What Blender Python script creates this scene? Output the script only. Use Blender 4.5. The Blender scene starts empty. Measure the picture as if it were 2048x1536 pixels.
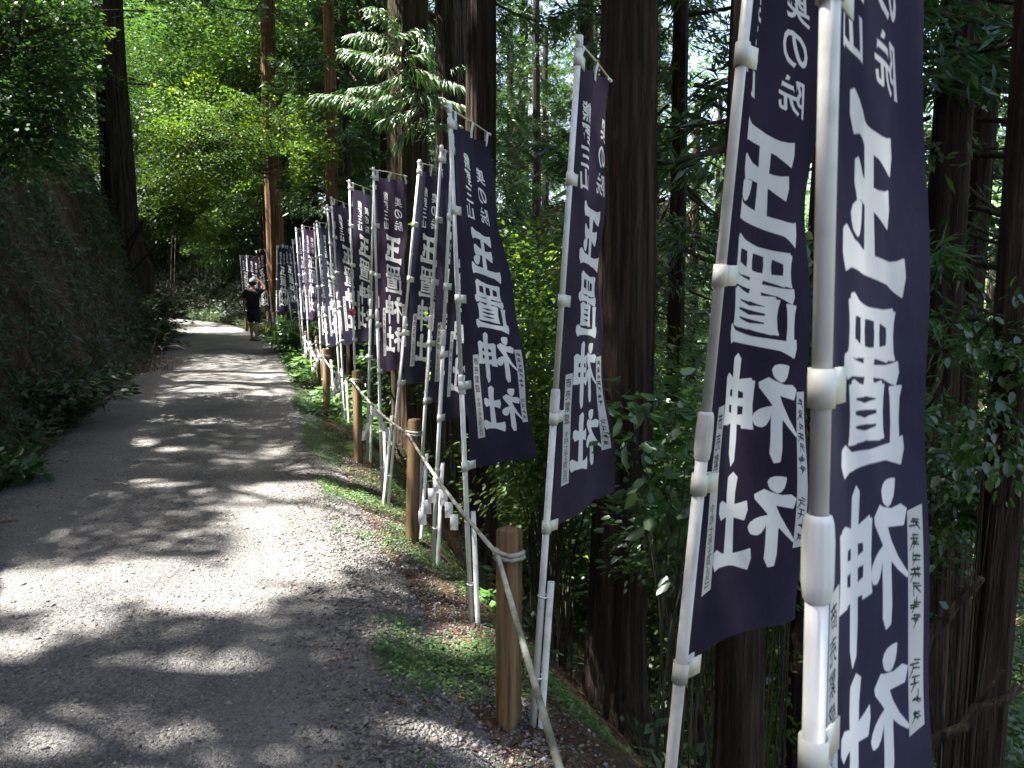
import bpy, math, random
import numpy as np
from mathutils import Vector, Matrix

rng = np.random.default_rng(7)
random.seed(7)
S = bpy.context.scene
COL = S.collection

# ------------------------------------------------------------------ camera
YAW = math.radians(18.5)       # the view turns right of the road direction (+Y)
PITCH = math.atan(168 / 1550)  # looking slightly down
FPX = 1550.0                   # focal length in pixels of the 2048 wide frame
CAMZ = 1.6
Fh = np.array([math.sin(YAW), math.cos(YAW)])
Rh = np.array([math.cos(YAW), -math.sin(YAW)])

cam_d = bpy.data.cameras.new("camera")
cam = bpy.data.objects.new("camera", cam_d)
COL.objects.link(cam)
S.camera = cam
cam.location = (0, 0, CAMZ)
cam.rotation_euler = (math.pi / 2 - PITCH, 0, -YAW)
cam_d.sensor_width = 17.3
cam_d.lens = 17.3 * FPX / 2048
cam_d.clip_start = 0.05
cam_d.clip_end = 3000
cam_d.dof.use_dof = True
cam_d.dof.focus_distance = 4.2
cam_d.dof.aperture_fstop = 4.5

# ------------------------------------------------------------------ sky and sun
SUN_EL = math.radians(60)
SUN_AZ = np.array([-0.93, 0.36]); SUN_AZ = SUN_AZ / np.linalg.norm(SUN_AZ)
SUNV = np.array([SUN_AZ[0] * math.cos(SUN_EL), SUN_AZ[1] * math.cos(SUN_EL), math.sin(SUN_EL)])
w = bpy.data.worlds.new("World")
S.world = w
w.use_nodes = True
nt = w.node_tree
bg = nt.nodes["Background"]
sky = nt.nodes.new("ShaderNodeTexSky")
sky.sky_type = 'NISHITA'
sky.sun_disc = False
sky.air_density = 0.8
sky.dust_density = 5.0
sky.ozone_density = 0.0
sky.sun_elevation = SUN_EL
sky.sun_rotation = math.atan2(SUN_AZ[0], SUN_AZ[1])
nt.links.new(sky.outputs[0], bg.inputs[0])
bg.inputs[1].default_value = 0.085
sl = bpy.data.lights.new("sun", 'SUN')
sl.energy = 5.0
sl.angle = math.radians(0.53)
sl.color = (1.0, 0.95, 0.87)
so = bpy.data.objects.new("sun", sl)
COL.objects.link(so)
so.rotation_euler = Vector(SUNV).to_track_quat('Z', 'Y').to_euler()
so.location = (-20, 8, 40)
S.view_settings.view_transform = 'Standard'
S.view_settings.look = 'None'
S.view_settings.gamma = 1
S.view_settings.use_curve_mapping = False
S.view_settings.exposure = 2.9
S.render.engine = 'CYCLES'
S.cycles.max_bounces = 7
S.cycles.diffuse_bounces = 4
S.cycles.glossy_bounces = 2
S.cycles.transmission_bounces = 5
S.cycles.transparent_max_bounces = 8
S.cycles.use_denoising = True
S.cycles.sample_clamp_indirect = 6

# ------------------------------------------------------------------ projection helpers
cp, sp = math.cos(PITCH), math.sin(PITCH)

def px_ray(px, py):
    dx = (px - 1024) / FPX
    dy = -(py - 768) / FPX
    f = cp + dy * sp
    u = -sp + dy * cp
    return dx / f, u / f       # right and up for each metre of forward depth

def at(px, py, D):
    r, u = px_ray(px, py)
    xy = Fh * D + Rh * r * D
    return np.array([xy[0], xy[1], CAMZ + u * D])

def to_px(P):
    P = np.atleast_2d(P)
    F = P[:, 0] * Fh[0] + P[:, 1] * Fh[1]
    R = P[:, 0] * Rh[0] + P[:, 1] * Rh[1]
    U = P[:, 2] - CAMZ
    z = F * cp - U * sp
    y = F * sp + U * cp
    z = np.where(z < 0.05, 0.05, z)
    return 1024 + FPX * R / z, 768 - FPX * y / z, F

# ------------------------------------------------------------------ noise
_lat = rng.random((256, 256))

def noise2(x, y):
    x = np.asarray(x, float); y = np.asarray(y, float)
    xi = np.floor(x).astype(int); yi = np.floor(y).astype(int)
    fx = x - xi; fy = y - yi
    fx = fx * fx * (3 - 2 * fx); fy = fy * fy * (3 - 2 * fy)
    a = _lat[xi % 256, yi % 256]; b = _lat[(xi + 1) % 256, yi % 256]
    c = _lat[xi % 256, (yi + 1) % 256]; d = _lat[(xi + 1) % 256, (yi + 1) % 256]
    return (a * (1 - fx) + b * fx) * (1 - fy) + (c * (1 - fx) + d * fx) * fy

def fbm(x, y, o=4):
    v = 0; a = 0.5
    for k in range(o):
        v = v + a * (noise2(x * 2 ** k + 17 * k, y * 2 ** k + 31 * k) - 0.5)
        a *= 0.5
    return v

# ------------------------------------------------------------------ ground shape
_cp = [(-.65, -14), (-.65, -6), (-.65, 2), (-.65, 10), (-.65, 17), (-.8, 22), (-1.35, 27), (-2.6, 32), (-6.0, 36.8), (-13, 40), (-24, 42), (-45, 43)]

def catmull(P, n):
    P = [np.array(p, float) for p in P]
    P = [2 * P[0] - P[1]] + P + [2 * P[-1] - P[-2]]
    out = []
    for i in range(1, len(P) - 2):
        for k in range(n):
            t = k / n
            out.append(0.5 * ((2 * P[i]) + (-P[i - 1] + P[i + 1]) * t + (2 * P[i - 1] - 5 * P[i] + 4 * P[i + 1] - P[i + 2]) * t * t + (-P[i - 1] + 3 * P[i] - 3 * P[i + 1] + P[i + 2]) * t ** 3))
    out.append(P[-2])
    return np.array(out)

CL = catmull(_cp, 24)
CT = np.gradient(CL, axis=0); CT /= np.linalg.norm(CT, axis=1)[:, None]
CN = np.stack([-CT[:, 1], CT[:, 0]], 1)
_seg = np.r_[0, np.cumsum(np.linalg.norm(np.diff(CL, axis=0), axis=1))]
CS = _seg - 14.0
HW = 1.5

def road_frame(x, y):
    x = np.atleast_1d(np.asarray(x, float)).ravel(); y = np.atleast_1d(np.asarray(y, float)).ravel()
    idx = np.empty(len(x), int)
    for k in range(0, len(x), 20000):
        d2 = (x[k:k + 20000, None] - CL[None, :, 0]) ** 2 + (y[k:k + 20000, None] - CL[None, :, 1]) ** 2
        idx[k:k + 20000] = d2.argmin(1)
    dx = x - CL[idx, 0]; dy = y - CL[idx, 1]
    d = dx * CN[idx, 0] + dy * CN[idx, 1]
    s = CS[idx] + dx * CT[idx, 0] + dy * CT[idx, 1]
    return s, d

def road_z(s):
    t = np.clip(s - 6, 0, 60)
    return 0.028 * t * np.clip(t / 3, 0, 1) ** 0.5

def sstep(a, b, x):
    t = np.clip((x - a) / (b - a), 0, 1)
    return t * t * (3 - 2 * t)

def ground(x, y):
    sh = np.shape(x)
    s, d = road_frame(x, y)
    x = np.atleast_1d(np.asarray(x, float)).ravel(); y = np.atleast_1d(np.asarray(y, float)).ravel()
    zr = road_z(s)
    n1 = fbm(x * .55, y * .55, 4); n2 = fbm(x * 2.3 + 9, y * 2.3, 3)
    # cut bank on the left
    e = np.clip(d - HW - .05, 0, None)
    bank = np.where(e < .35, 1.1 * e ** 2 / .35, 1.1 * .35 + 3.3 * (e - .35))
    bank = np.where(e > 1.5, 1.1 * .35 + 3.3 * 1.15 + .92 * (e - 1.5), bank)
    bank = np.where(e > 22, 1.1 * .35 + 3.3 * 1.15 + .92 * 20.5 + .25 * (e - 22), bank)
    hl = zr + bank + np.clip(e, 0, 1.2) * (n1 * 1.1 + n2 * .55)
    # slope on the right, turning into a bank round the bend
    e2 = np.clip(-d - HW, 0, None)
    fall = -.10 * np.minimum(e2, .38) - 1.05 * np.clip(e2 - .38, 0, 3.5) - .75 * np.clip(e2 - 3.88, 0, 12) - .25 * np.clip(e2 - 15.88, 0, 40)
    rise = .2 * np.minimum(e2, .7) + 1.25 * np.clip(e2 - .7, 0, 3.2) + .12 * np.clip(e2 - 3.9, 0, 25) - .5 * np.clip(e2 - 28.9, 0, 80)
    fall = fall - .22 * np.clip(-d - HW + .35, 0, .75) * (1 - sstep(6, 14, s) * .6)
    m = sstep(27.5, 32, s)
    hr = zr + fall * (1 - m) + rise * m + np.clip(e2, 0, 1.2) * (n1 * .7 + n2 * .3)
    h = np.where(d > 0, hl, hr)
    inner = np.clip((HW + .12 - np.abs(d)) / .35, 0, 1)
    h = h - .055 * inner + .012 * n2
    return h.reshape(sh) if sh else float(h[0])

# ------------------------------------------------------------------ mesh helpers
def mesh_np(name, V, quads=None, tris=None, attrs=None, smooth=False, uv=None):
    me = bpy.data.meshes.new(name)
    V = np.ascontiguousarray(V, dtype=np.float32)
    nq = 0 if quads is None else len(quads); ntri = 0 if tris is None else len(tris)
    me.vertices.add(len(V)); me.vertices.foreach_set("co", V.ravel())
    idx = []
    if nq: idx.append(np.asarray(quads, np.int32).ravel())
    if ntri: idx.append(np.asarray(tris, np.int32).ravel())
    idx = np.concatenate(idx)
    me.loops.add(len(idx)); me.loops.foreach_set("vertex_index", idx)
    me.polygons.add(nq + ntri)
    st = np.r_[np.arange(nq) * 4, nq * 4 + np.arange(ntri) * 3].astype(np.int32)
    me.polygons.foreach_set("loop_start", st)
    if smooth:
        me.polygons.foreach_set("use_smooth", np.ones(nq + ntri, bool))
    if uv is not None:
        l = me.uv_layers.new(name="UVMap")
        l.data.foreach_set("uv", np.asarray(uv, np.float32)[idx].ravel())
    if attrs:
        for k, v in attrs.items():
            a = me.attributes.new(k, 'FLOAT', 'POINT')
            a.data.foreach_set("value", np.asarray(v, np.float32))
    me.update(calc_edges=True)
    return me

class MB:
    def __init__(s):
        s.V = []; s.Q = []; s.T = []; s.n = 0
    def add(s, V, Q=None, T=None):
        V = np.asarray(V, float)
        if Q is not None and len(Q): s.Q.append(np.asarray(Q, int) + s.n)
        if T is not None and len(T): s.T.append(np.asarray(T, int) + s.n)
        s.V.append(V); s.n += len(V)
    def tube(s, P, R, n=10, cap=True):
        P = np.asarray(P, float); R = np.broadcast_to(np.asarray(R, float), (len(P),))
        T = np.gradient(P, axis=0); T /= np.linalg.norm(T, axis=1)[:, None] + 1e-12
        ref = np.array([0, 0, 1.0]) if abs(T[0][2]) < .9 else np.array([1.0, 0, 0])
        V = []
        for p, t, r in zip(P, T, R):
            a = np.cross(ref, t); a /= np.linalg.norm(a) + 1e-12
            b = np.cross(t, a)
            ref = np.cross(t, a) if False else ref
            th = np.arange(n) * 2 * math.pi / n
            V.append(p + r * (np.cos(th)[:, None] * a + np.sin(th)[:, None] * b))
        V = np.concatenate(V)
        m = len(P)
        i = np.arange(m - 1)[:, None] * n; j = np.arange(n)[None]; k = (j + 1) % n
        Q = np.stack([i + j, i + k, i + n + k, i + n + j], -1).reshape(-1, 4)
        T3 = []
        if cap:
            V = np.concatenate([V, P[:1], P[-1:]])
            c0 = m * n; c1 = c0 + 1
            for q in range(n):
                T3.append((c0, (q + 1) % n, q)); T3.append((c1, (m - 1) * n + q, (m - 1) * n + (q + 1) % n))
        s.add(V, Q, T3)
    def box(s, lo, hi, M=None):
        lo = np.asarray(lo, float); hi = np.asarray(hi, float)
        V = np.array([[(lo, hi)[a][0], (lo, hi)[b][1], (lo, hi)[c][2]] for a in (0, 1) for b in (0, 1) for c in (0, 1)])
        if M is not None: V = V @ np.asarray(M)[:3, :3].T + np.asarray(M)[:3, 3]
        s.add(V, [(0, 1, 3, 2), (4, 6, 7, 5), (0, 4, 5, 1), (2, 3, 7, 6), (0, 2, 6, 4), (1, 5, 7, 3)])
    def mesh(s, name, smooth=False):
        return mesh_np(name, np.concatenate(s.V), np.concatenate(s.Q) if s.Q else None, np.concatenate(s.T) if s.T else None, smooth=smooth)

def obj(name, me, mat, parent=None, smooth=None, kind=None):
    if isinstance(me, MB): me = me.mesh(name, smooth=bool(smooth))
    o = bpy.data.objects.new(name, me)
    COL.objects.link(o)
    if mat is not None and not me.materials: me.materials.append(mat)
    if parent is not None:
        o.parent = parent
        o.matrix_parent_inverse = Matrix.Translation(-parent.location)
    if kind: o["kind"] = kind
    return o

def tag(o, label, cat, group=None):
    o["label"] = label; o["category"] = cat
    if group: o["group"] = group
    return o

def thing(name, label, cat, loc, group=None):
    o = bpy.data.objects.new(name, None)
    o.empty_display_size = .1
    COL.objects.link(o); o.location = Vector(loc)
    return tag(o, label, cat, group)

# ------------------------------------------------------------------ materials
def new_mat(name):
    m = bpy.data.materials.new(name); m.use_nodes = True
    nt = m.node_tree; nt.nodes.clear()
    out = nt.nodes.new("ShaderNodeOutputMaterial")
    return m, nt, out

def N(nt, t, **kw):
    n = nt.nodes.new(t)
    for k, v in kw.items():
        if k in n.inputs.keys() if isinstance(k, str) else False: n.inputs[k].default_value = v
        else: setattr(n, k, v)
    return n

def ramp(nt, stops):
    r = nt.nodes.new("ShaderNodeValToRGB")
    e = r.color_ramp.elements
    e[0].position, e[0].color = stops[0][0], (*stops[0][1], 1)
    e[1].position, e[1].color = stops[-1][0], (*stops[-1][1], 1)
    for p, c in stops[1:-1]:
        q = e.new(p); q.color = (*c, 1)
    return r

def leaf_mat(name, cols, trans=.45, gloss=.06, rough=.4):
    """cols: dark .. light leaf colours chosen by each leaf's own tone"""
    m, nt, out = new_mat(name)
    a = N(nt, "ShaderNodeAttribute", attribute_name="tone")
    k = len(cols) - 1
    r = ramp(nt, [(i / k, c) for i, c in enumerate(cols)])
    nt.links.new(a.outputs["Fac"], r.inputs[0])
    d = N(nt, "ShaderNodeBsdfDiffuse"); t = N(nt, "ShaderNodeBsdfTranslucent")
    hs = N(nt, "ShaderNodeHueSaturation"); hs.inputs["Hue"].default_value = .485; hs.inputs["Saturation"].default_value = 1.15; hs.inputs["Value"].default_value = 1.45
    nt.links.new(r.outputs[0], d.inputs[0]); nt.links.new(r.outputs[0], hs.inputs["Color"]); nt.links.new(hs.outputs[0], t.inputs[0])
    mx = N(nt, "ShaderNodeMixShader"); mx.inputs[0].default_value = trans
    nt.links.new(d.outputs[0], mx.inputs[1]); nt.links.new(t.outputs[0], mx.inputs[2])
    g = N(nt, "ShaderNodeBsdfGlossy"); g.inputs["Roughness"].default_value = rough; g.inputs[0].default_value = (.9, .95, 1, 1)
    m2 = N(nt, "ShaderNodeMixShader"); m2.inputs[0].default_value = gloss
    nt.links.new(mx.outputs[0], m2.inputs[1]); nt.links.new(g.outputs[0], m2.inputs[2])
    nt.links.new(m2.outputs[0], out.inputs[0])
    return m

def pbr(name, col, rough=.7, spec=.3):
    m, nt, out = new_mat(name)
    b = N(nt, "ShaderNodeBsdfPrincipled")
    b.inputs["Base Color"].default_value = (*col, 1); b.inputs["Roughness"].default_value = rough
    b.inputs["Specular IOR Level"].default_value = spec
    nt.links.new(b.outputs[0], out.inputs[0])
    return m, nt, b

def bark_mat(name, c0, c1, c2, scale=1.0, moss=0.0):
    m, nt, b = pbr(name, c1, .9, .15)
    tc = N(nt, "ShaderNodeTexCoord"); mp = N(nt, "ShaderNodeMapping")
    mp.inputs["Scale"].default_value = (22 * scale, 22 * scale, 1.1 * scale)
    nt.links.new(tc.outputs["Object"], mp.inputs[0])
    n = N(nt, "ShaderNodeTexNoise"); n.inputs["Scale"].default_value = 1.0; n.inputs["Detail"].default_value = 6
    nt.links.new(mp.outputs[0], n.inputs["Vector"])
    r = ramp(nt, [(.32, c0), (.5, c1), (.68, c2)])
    nt.links.new(n.outputs["Fac"], r.inputs[0])
    n2 = N(nt, "ShaderNodeTexNoise"); n2.inputs["Scale"].default_value = 1.4; n2.inputs["Detail"].default_value = 5
    nt.links.new(tc.outputs["Object"], n2.inputs["Vector"])
    r2 = ramp(nt, [(.5 - .25 * moss, (0, 0, 0)), (.72 - .25 * moss, (1, 1, 1))])
    nt.links.new(n2.outputs["Fac"], r2.inputs[0])
    mx = N(nt, "ShaderNodeMix", data_type='RGBA')
    mul = N(nt, "ShaderNodeMath", operation='MULTIPLY'); mul.inputs[1].default_value = moss
    nt.links.new(r2.outputs[0], mul.inputs[0])
    nt.links.new(mul.outputs[0], mx.inputs[0]); nt.links.new(r.outputs[0], mx.inputs[6]); mx.inputs[7].default_value = (.032, .045, .014, 1)
    nt.links.new(mx.outputs[2], b.inputs["Base Color"])
    bp = N(nt, "ShaderNodeBump"); bp.inputs["Strength"].default_value = 1; bp.inputs["Distance"].default_value = .045
    mpf = N(nt, "ShaderNodeMapping"); mpf.inputs["Scale"].default_value = (75 * scale, 75 * scale, 4 * scale); nt.links.new(tc.outputs["Object"], mpf.inputs[0])
    nf = N(nt, "ShaderNodeTexNoise"); nf.inputs["Scale"].default_value = 1.0; nf.inputs["Detail"].default_value = 5; nf.inputs["Distortion"].default_value = .8; nt.links.new(mpf.outputs[0], nf.inputs["Vector"])
    hm = N(nt, "ShaderNodeMath", operation='MULTIPLY_ADD'); hm.inputs[1].default_value = .45; nt.links.new(nf.outputs["Fac"], hm.inputs[0]); nt.links.new(n.outputs["Fac"], hm.inputs[2])
    sc_ = N(nt, "ShaderNodeMath", operation='SUBTRACT'); sc_.inputs[1].default_value = .225; nt.links.new(hm.outputs[0], sc_.inputs[0]); nt.links.new(sc_.outputs[0], r.inputs[0])
    nt.links.new(hm.outputs[0], bp.inputs["Height"]); nt.links.new(bp.outputs[0], b.inputs["Normal"])
    return m

M = {}
M['bark'] = bark_mat("cedar_bark", (.012, .009, .007), (.031, .021, .016), (.066, .046, .035))
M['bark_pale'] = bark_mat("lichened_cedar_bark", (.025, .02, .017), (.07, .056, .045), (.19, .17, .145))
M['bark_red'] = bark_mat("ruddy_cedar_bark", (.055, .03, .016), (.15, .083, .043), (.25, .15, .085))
M['bark_moss'] = bark_mat("mossy_cedar_bark", (.018, .012, .009), (.052, .034, .024), (.10, .068, .048), moss=.45)
M['twig'] = bark_mat("twig_bark", (.025, .02, .015), (.05, .04, .03), (.09, .075, .055))
M['deadwood'] = bark_mat("dead_wood", (.06, .04, .028), (.14, .095, .07), (.26, .19, .145))
M['cedar'] = leaf_mat("cedar_needles", [(.018, .045, .016), (.03, .075, .022), (.05, .11, .03), (.08, .15, .04)], .38, .05, .35)
M['cedar_sunlit'] = leaf_mat("sunlit_cedar_needles", [(.05, .13, .03), (.085, .20, .04), (.13, .27, .05), (.22, .2, .08)], .55, .10, .36)  # cedar needles lightened so the colour itself holds the branch's sunlit glow
M['maple'] = leaf_mat("maple_leaves", [(.024, .052, .014), (.045, .095, .020), (.078, .145, .026), (.145, .195, .034)], .5, .025, .5)
M['broad'] = leaf_mat("broad_leaves", [(.022, .06, .018), (.035, .085, .022), (.05, .115, .028), (.075, .145, .035)], .42, .06, .35)
M['under'] = leaf_mat("undergrowth_leaves", [(.026, .042, .020), (.036, .062, .026), (.055, .085, .034), (.07, .065, .035)], .3, .04, .4)
M['hosta'] = leaf_mat("hosta_leaves", [(.04, .10, .025), (.06, .15, .03), (.09, .19, .035), (.12, .22, .05)], .4, .08, .35)
M['clover'] = leaf_mat("clover_leaves", [(.03, .08, .025), (.05, .12, .035), (.08, .16, .05), (.12, .15, .04)], .35, .03, .5)
M['litter'] = leaf_mat("dead_leaves", [(.035, .022, .014), (.07, .042, .025), (.12, .072, .042), (.2, .135, .09)], .15, .02, .6)

# ------------------------------------------------------------------ foliage generators
def unit(v):
    return v / (np.linalg.norm(v, axis=-1, keepdims=True) + 1e-9)

def leaves(C, A, Nn, L, W, tone=None, fold=.12, shape='rhomb', r=rng):
    """C leaf bases, A directions, Nn normals; every leaf is its own folded face"""
    n = len(C)
    L = np.broadcast_to(L, (n,))[:, None]; W = np.broadcast_to(W, (n,))[:, None]
    A = unit(A); B = unit(np.cross(Nn, A)); U = np.cross(A, B)
    if tone is None: tone = r.random(n)
    if shape == 'rhomb':
        V = np.stack([C, C + A * L * .45 + B * W * .5 + U * W * fold, C + A * L, C + A * L * .45 - B * W * .5 + U * W * fold], 1)
        Q = np.arange(4 * n).reshape(n, 4)
        return V.reshape(-1, 3), Q, np.repeat(tone, 4)
    # ovate: midrib of 3 points, two halves
    m0 = C; m1 = C + A * L * .5 - U * W * .05; m2 = C + A * L - U * L * .12
    l1 = C + A * L * .22 + B * W * .42 + U * W * fold; l2 = C + A * L * .62 + B * W * .42 + U * W * fold * .8 - U * L * .03
    r1 = C + A * L * .22 - B * W * .42 + U * W * fold; r2 = C + A * L * .62 - B * W * .42 + U * W * fold * .8 - U * L * .03
    V = np.stack([m0, m1, m2, l1, l2, r1, r2], 1).reshape(-1, 3)
    o = (np.arange(n) * 7)[:, None]
    Q = np.concatenate([o + np.array([[0, 3, 4, 1]]), o + np.array([[0, 1, 6, 5]]), o + np.array([[1, 4, 2, 2]])[:, :4], o + np.array([[1, 2, 6, 6]])])
    T = np.concatenate([o + np.array([[1, 4, 2]]), o + np.array([[1, 2, 6]])])
    Q = np.concatenate([o + np.array([[0, 3, 4, 1]]), o + np.array([[0, 1, 6, 5]])])
    return V, (Q, T), np.repeat(tone, 7)

def leaf_mesh(name, parts):
    V = []; Q = []; T = []; t = []; n = 0
    for v, f, tn in parts:
        if isinstance(f, tuple):
            Q.append(f[0] + n); T.append(f[1] + n)
        else: Q.append(f + n)
        V.append(v); t.append(tn); n += len(v)
    return mesh_np(name, np.concatenate(V), np.concatenate(Q), np.concatenate(T) if T else None, attrs={'tone': np.concatenate(t)})

def rand_dir(n, r=rng):
    return unit(r.normal(size=(n, 3)))

def clump_tone(P, r=rng, s=1.3):
    return np.clip(.5 + 1.1 * fbm(P[:, 0] * s + P[:, 2] * .7, P[:, 1] * s - P[:, 2] * .9, 2) + r.normal(0, .2, len(P)), 0, 1)

def clear_of_trunks(P):
    x_, y_, F_ = to_px(P)
    a = (x_ > 200) & (x_ < 280) & (y_ < 475) & (F_ < 23.2)
    b = (x_ > 530) & (x_ < 578) & ((y_ < 185) | (y_ > 310)) & (F_ < 25.4)
    c = (x_ > 530) & (x_ < 578) & (F_ < 25.4) & (np.random.default_rng(len(P)).random(len(P)) < .45)
    return ~((a | b | c) & (F_ > 1))

def broadleaf_crown(center, radii, n_spray, n_leaf, L, seed, droop=.15, flat=.16, spray_r=.55, shape='rhomb', W=.62, hollow=.35, dens_top=0.0, keep=None):
    """layered sprays of leaves through an ellipsoid; returns leaf part and the spray centres"""
    r = np.random.default_rng(seed)
    d = rand_dir(n_spray, r)
    rad = hollow + (1 - hollow) * r.random(n_spray) ** .6
    SC = np.asarray(center) + d * rad[:, None] * np.asarray(radii)
    out = unit((SC - np.asarray(center)) * np.array([1, 1, .25]) + r.normal(0, .15, (n_spray, 3)))
    sr = spray_r * (.55 + .8 * r.random(n_spray))
    k = np.repeat(np.arange(n_spray), n_leaf)
    th = r.random(len(k)) * 2 * math.pi; q = np.sqrt(r.random(len(k)))
    side = unit(np.cross(out, np.array([0, 0, 1.0])))
    off = out[k] * (np.cos(th) * q * 1.25)[:, None] + side[k] * (np.sin(th) * q * .85)[:, None]
    rr = sr[k][:, None]
    P = SC[k] + off * rr
    P[:, 2] += r.normal(0, flat, len(k)) * rr[:, 0] - droop * (q ** 2) * rr[:, 0]
    A = unit(off + out[k] * .6 + r.normal(0, .45, (len(k), 3)) * np.array([1, 1, .5]) + np.array([0, 0, -.25]))
    Nn = unit(np.array([0, 0, 1.0]) + r.normal(0, .38, (len(k), 3)))
    if keep is not None:
        m = keep(P); P, A, Nn = P[m], A[m], Nn[m]
    n = len(P)
    Ls = L * (.45 + 1.1 * r.random(n))
    return leaves(P, A, Nn, Ls, Ls * W, clump_tone(P, r), shape=shape, r=r), SC

def cedar_crown(z0, z1, rmax, n_br, n_strand, seed, L=.19, W=.035, rad0=.2, top_taper=True, low_sparse=0.0, wcl=3):
    r = np.random.default_rng(seed)
    P = []; A = []; T = []; limbs = []
    for i in range(n_br):
        f = (i + r.random()) / n_br
        z = z0 + (z1 - z0) * f
        a = r.random() * 2 * math.pi
        ln = rmax * (.45 + .6 * r.random()) * ((1 - .8 * f) if top_taper else 1)
        if r.random() < low_sparse * (1 - f): ln *= .4
        m = 7
        t = np.linspace(0, 1, m)
        az = a + (r.random() - .5) * .5 * t
        hor = rad0 + ln * t
        zz = z + ln * (-.32 * t - .05 + .22 * t ** 3) * (.6 + .8 * r.random())
        pts = np.stack([np.cos(az) * hor, np.sin(az) * hor, zz], 1)
        limbs.append((pts, .028 * ln / 2 + .006))
        k = max(6, int(n_strand * ln / rmax))
        tt = .18 + .82 * r.random(k) ** .75
        ip = np.clip(tt * (m - 1), 0, m - 1.001); i0 = ip.astype(int); fr = (ip - i0)[:, None]
        bp = pts[i0] * (1 - fr) + pts[i0 + 1] * fr
        dirb = unit(pts[i0 + 1] - pts[i0])
        sd = unit(np.cross(dirb, np.array([0, 0, 1.0])))
        s_ = r.normal(0, 1, k)
        spread = .34 * ln * .5 * (1.05 - tt)
        base = bp + sd * (s_ * spread)[:, None] + np.array([0, 0, 1.0]) * (r.normal(-.05, .07, k) - .1 * np.abs(s_) * spread)[:, None]
        # every strand is a small fan of needle blades
        for q in range(wcl):
            P.append(base + r.normal(0, .035, (k, 3)))
            A.append(unit(dirb * .65 + sd * (np.sign(s_) * .55)[:, None] + np.array([0, 0, -.35]) + r.normal(0, .38, (k, 3))))
            T.append(np.clip(.45 + .25 * r.normal() + r.normal(0, .15, k), 0, 1))
    P = np.concatenate(P); A = np.concatenate(A); T = np.concatenate(T)
    Ls = L * (.6 + .8 * r.random(len(P)))
    return leaves(P, A, unit(r.normal(0, .7, (len(P), 3)) + np.array([0, 0, 1.0])), Ls, W * (.7 + .6 * r.random(len(P))), T, fold=.3, r=r), limbs

# ------------------------------------------------------------------ terrain
def lines(a, b, lo, hi, n_in, n_lo, n_hi):
    L1 = a - (np.linspace(1, 0, n_lo, endpoint=False) ** 2) * (a - lo)
    L2 = np.linspace(a, b, n_in, endpoint=False)
    L3 = b + (np.linspace(0, 1, n_hi) ** 2) * (hi - b)
    return np.concatenate([L1, L2, L3])

gx = lines(-6, 6, -90, 260, 130, 40, 60)
gy = lines(0, 40, -60, 300, 240, 20, 50)
GX, GY = np.meshgrid(gx, gy, indexing='ij')
GZ = ground(GX, GY)
far_r = np.hypot(GX, GY)
GZ = np.where(far_r > 70, np.minimum(GZ, 40 + .1 * far_r), GZ)
nx, ny = GX.shape
I = np.arange(nx * ny).reshape(nx, ny)
Q = np.stack([I[:-1, :-1], I[1:, :-1], I[1:, 1:], I[:-1, 1:]], -1).reshape(-1, 4)
m, nt, b = pbr("forest_floor", (.06, .04, .03), .95, .1)
tc = N(nt, "ShaderNodeTexCoord")
n = N(nt, "ShaderNodeTexNoise"); n.inputs["Scale"].default_value = 2.2; n.inputs["Detail"].default_value = 8; n.inputs["Roughness"].default_value = .7
nt.links.new(tc.outputs["Object"], n.inputs["Vector"])
r = ramp(nt, [(.3, (.028, .020, .014)), (.48, (.07, .045, .032)), (.62, (.12, .08, .058)), (.75, (.05, .06, .028))])
nt.links.new(n.outputs["Fac"], r.inputs[0])
n3 = N(nt, "ShaderNodeTexNoise"); n3.inputs["Scale"].default_value = 60; n3.inputs["Detail"].default_value = 4
nt.links.new(tc.outputs["Object"], n3.inputs["Vector"])
mxx = N(nt, "ShaderNodeMix", data_type='RGBA', blend_type='MULTIPLY'); mxx.inputs[0].default_value = .8
r3 = ramp(nt, [(.3, (.35, .35, .35)), (.7, (1.5, 1.5, 1.5))])
nt.links.new(n3.outputs["Fac"], r3.inputs[0])
nt.links.new(r.outputs[0], mxx.inputs[6]); nt.links.new(r3.outputs[0], mxx.inputs[7])
nt.links.new(mxx.outputs[2], b.inputs["Base Color"])
bp = N(nt, "ShaderNodeBump"); bp.inputs["Strength"].default_value = 1; bp.inputs["Distance"].default_value = .03
nt.links.new(n3.outputs["Fac"], bp.inputs["Height"]); nt.links.new(bp.outputs[0], b.inputs["Normal"])
M['floor'] = m
obj("hillside_terrain", mesh_np("hillside_terrain", np.stack([GX, GY, GZ], -1).reshape(-1, 3), Q, smooth=True), m, kind='structure')

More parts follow.
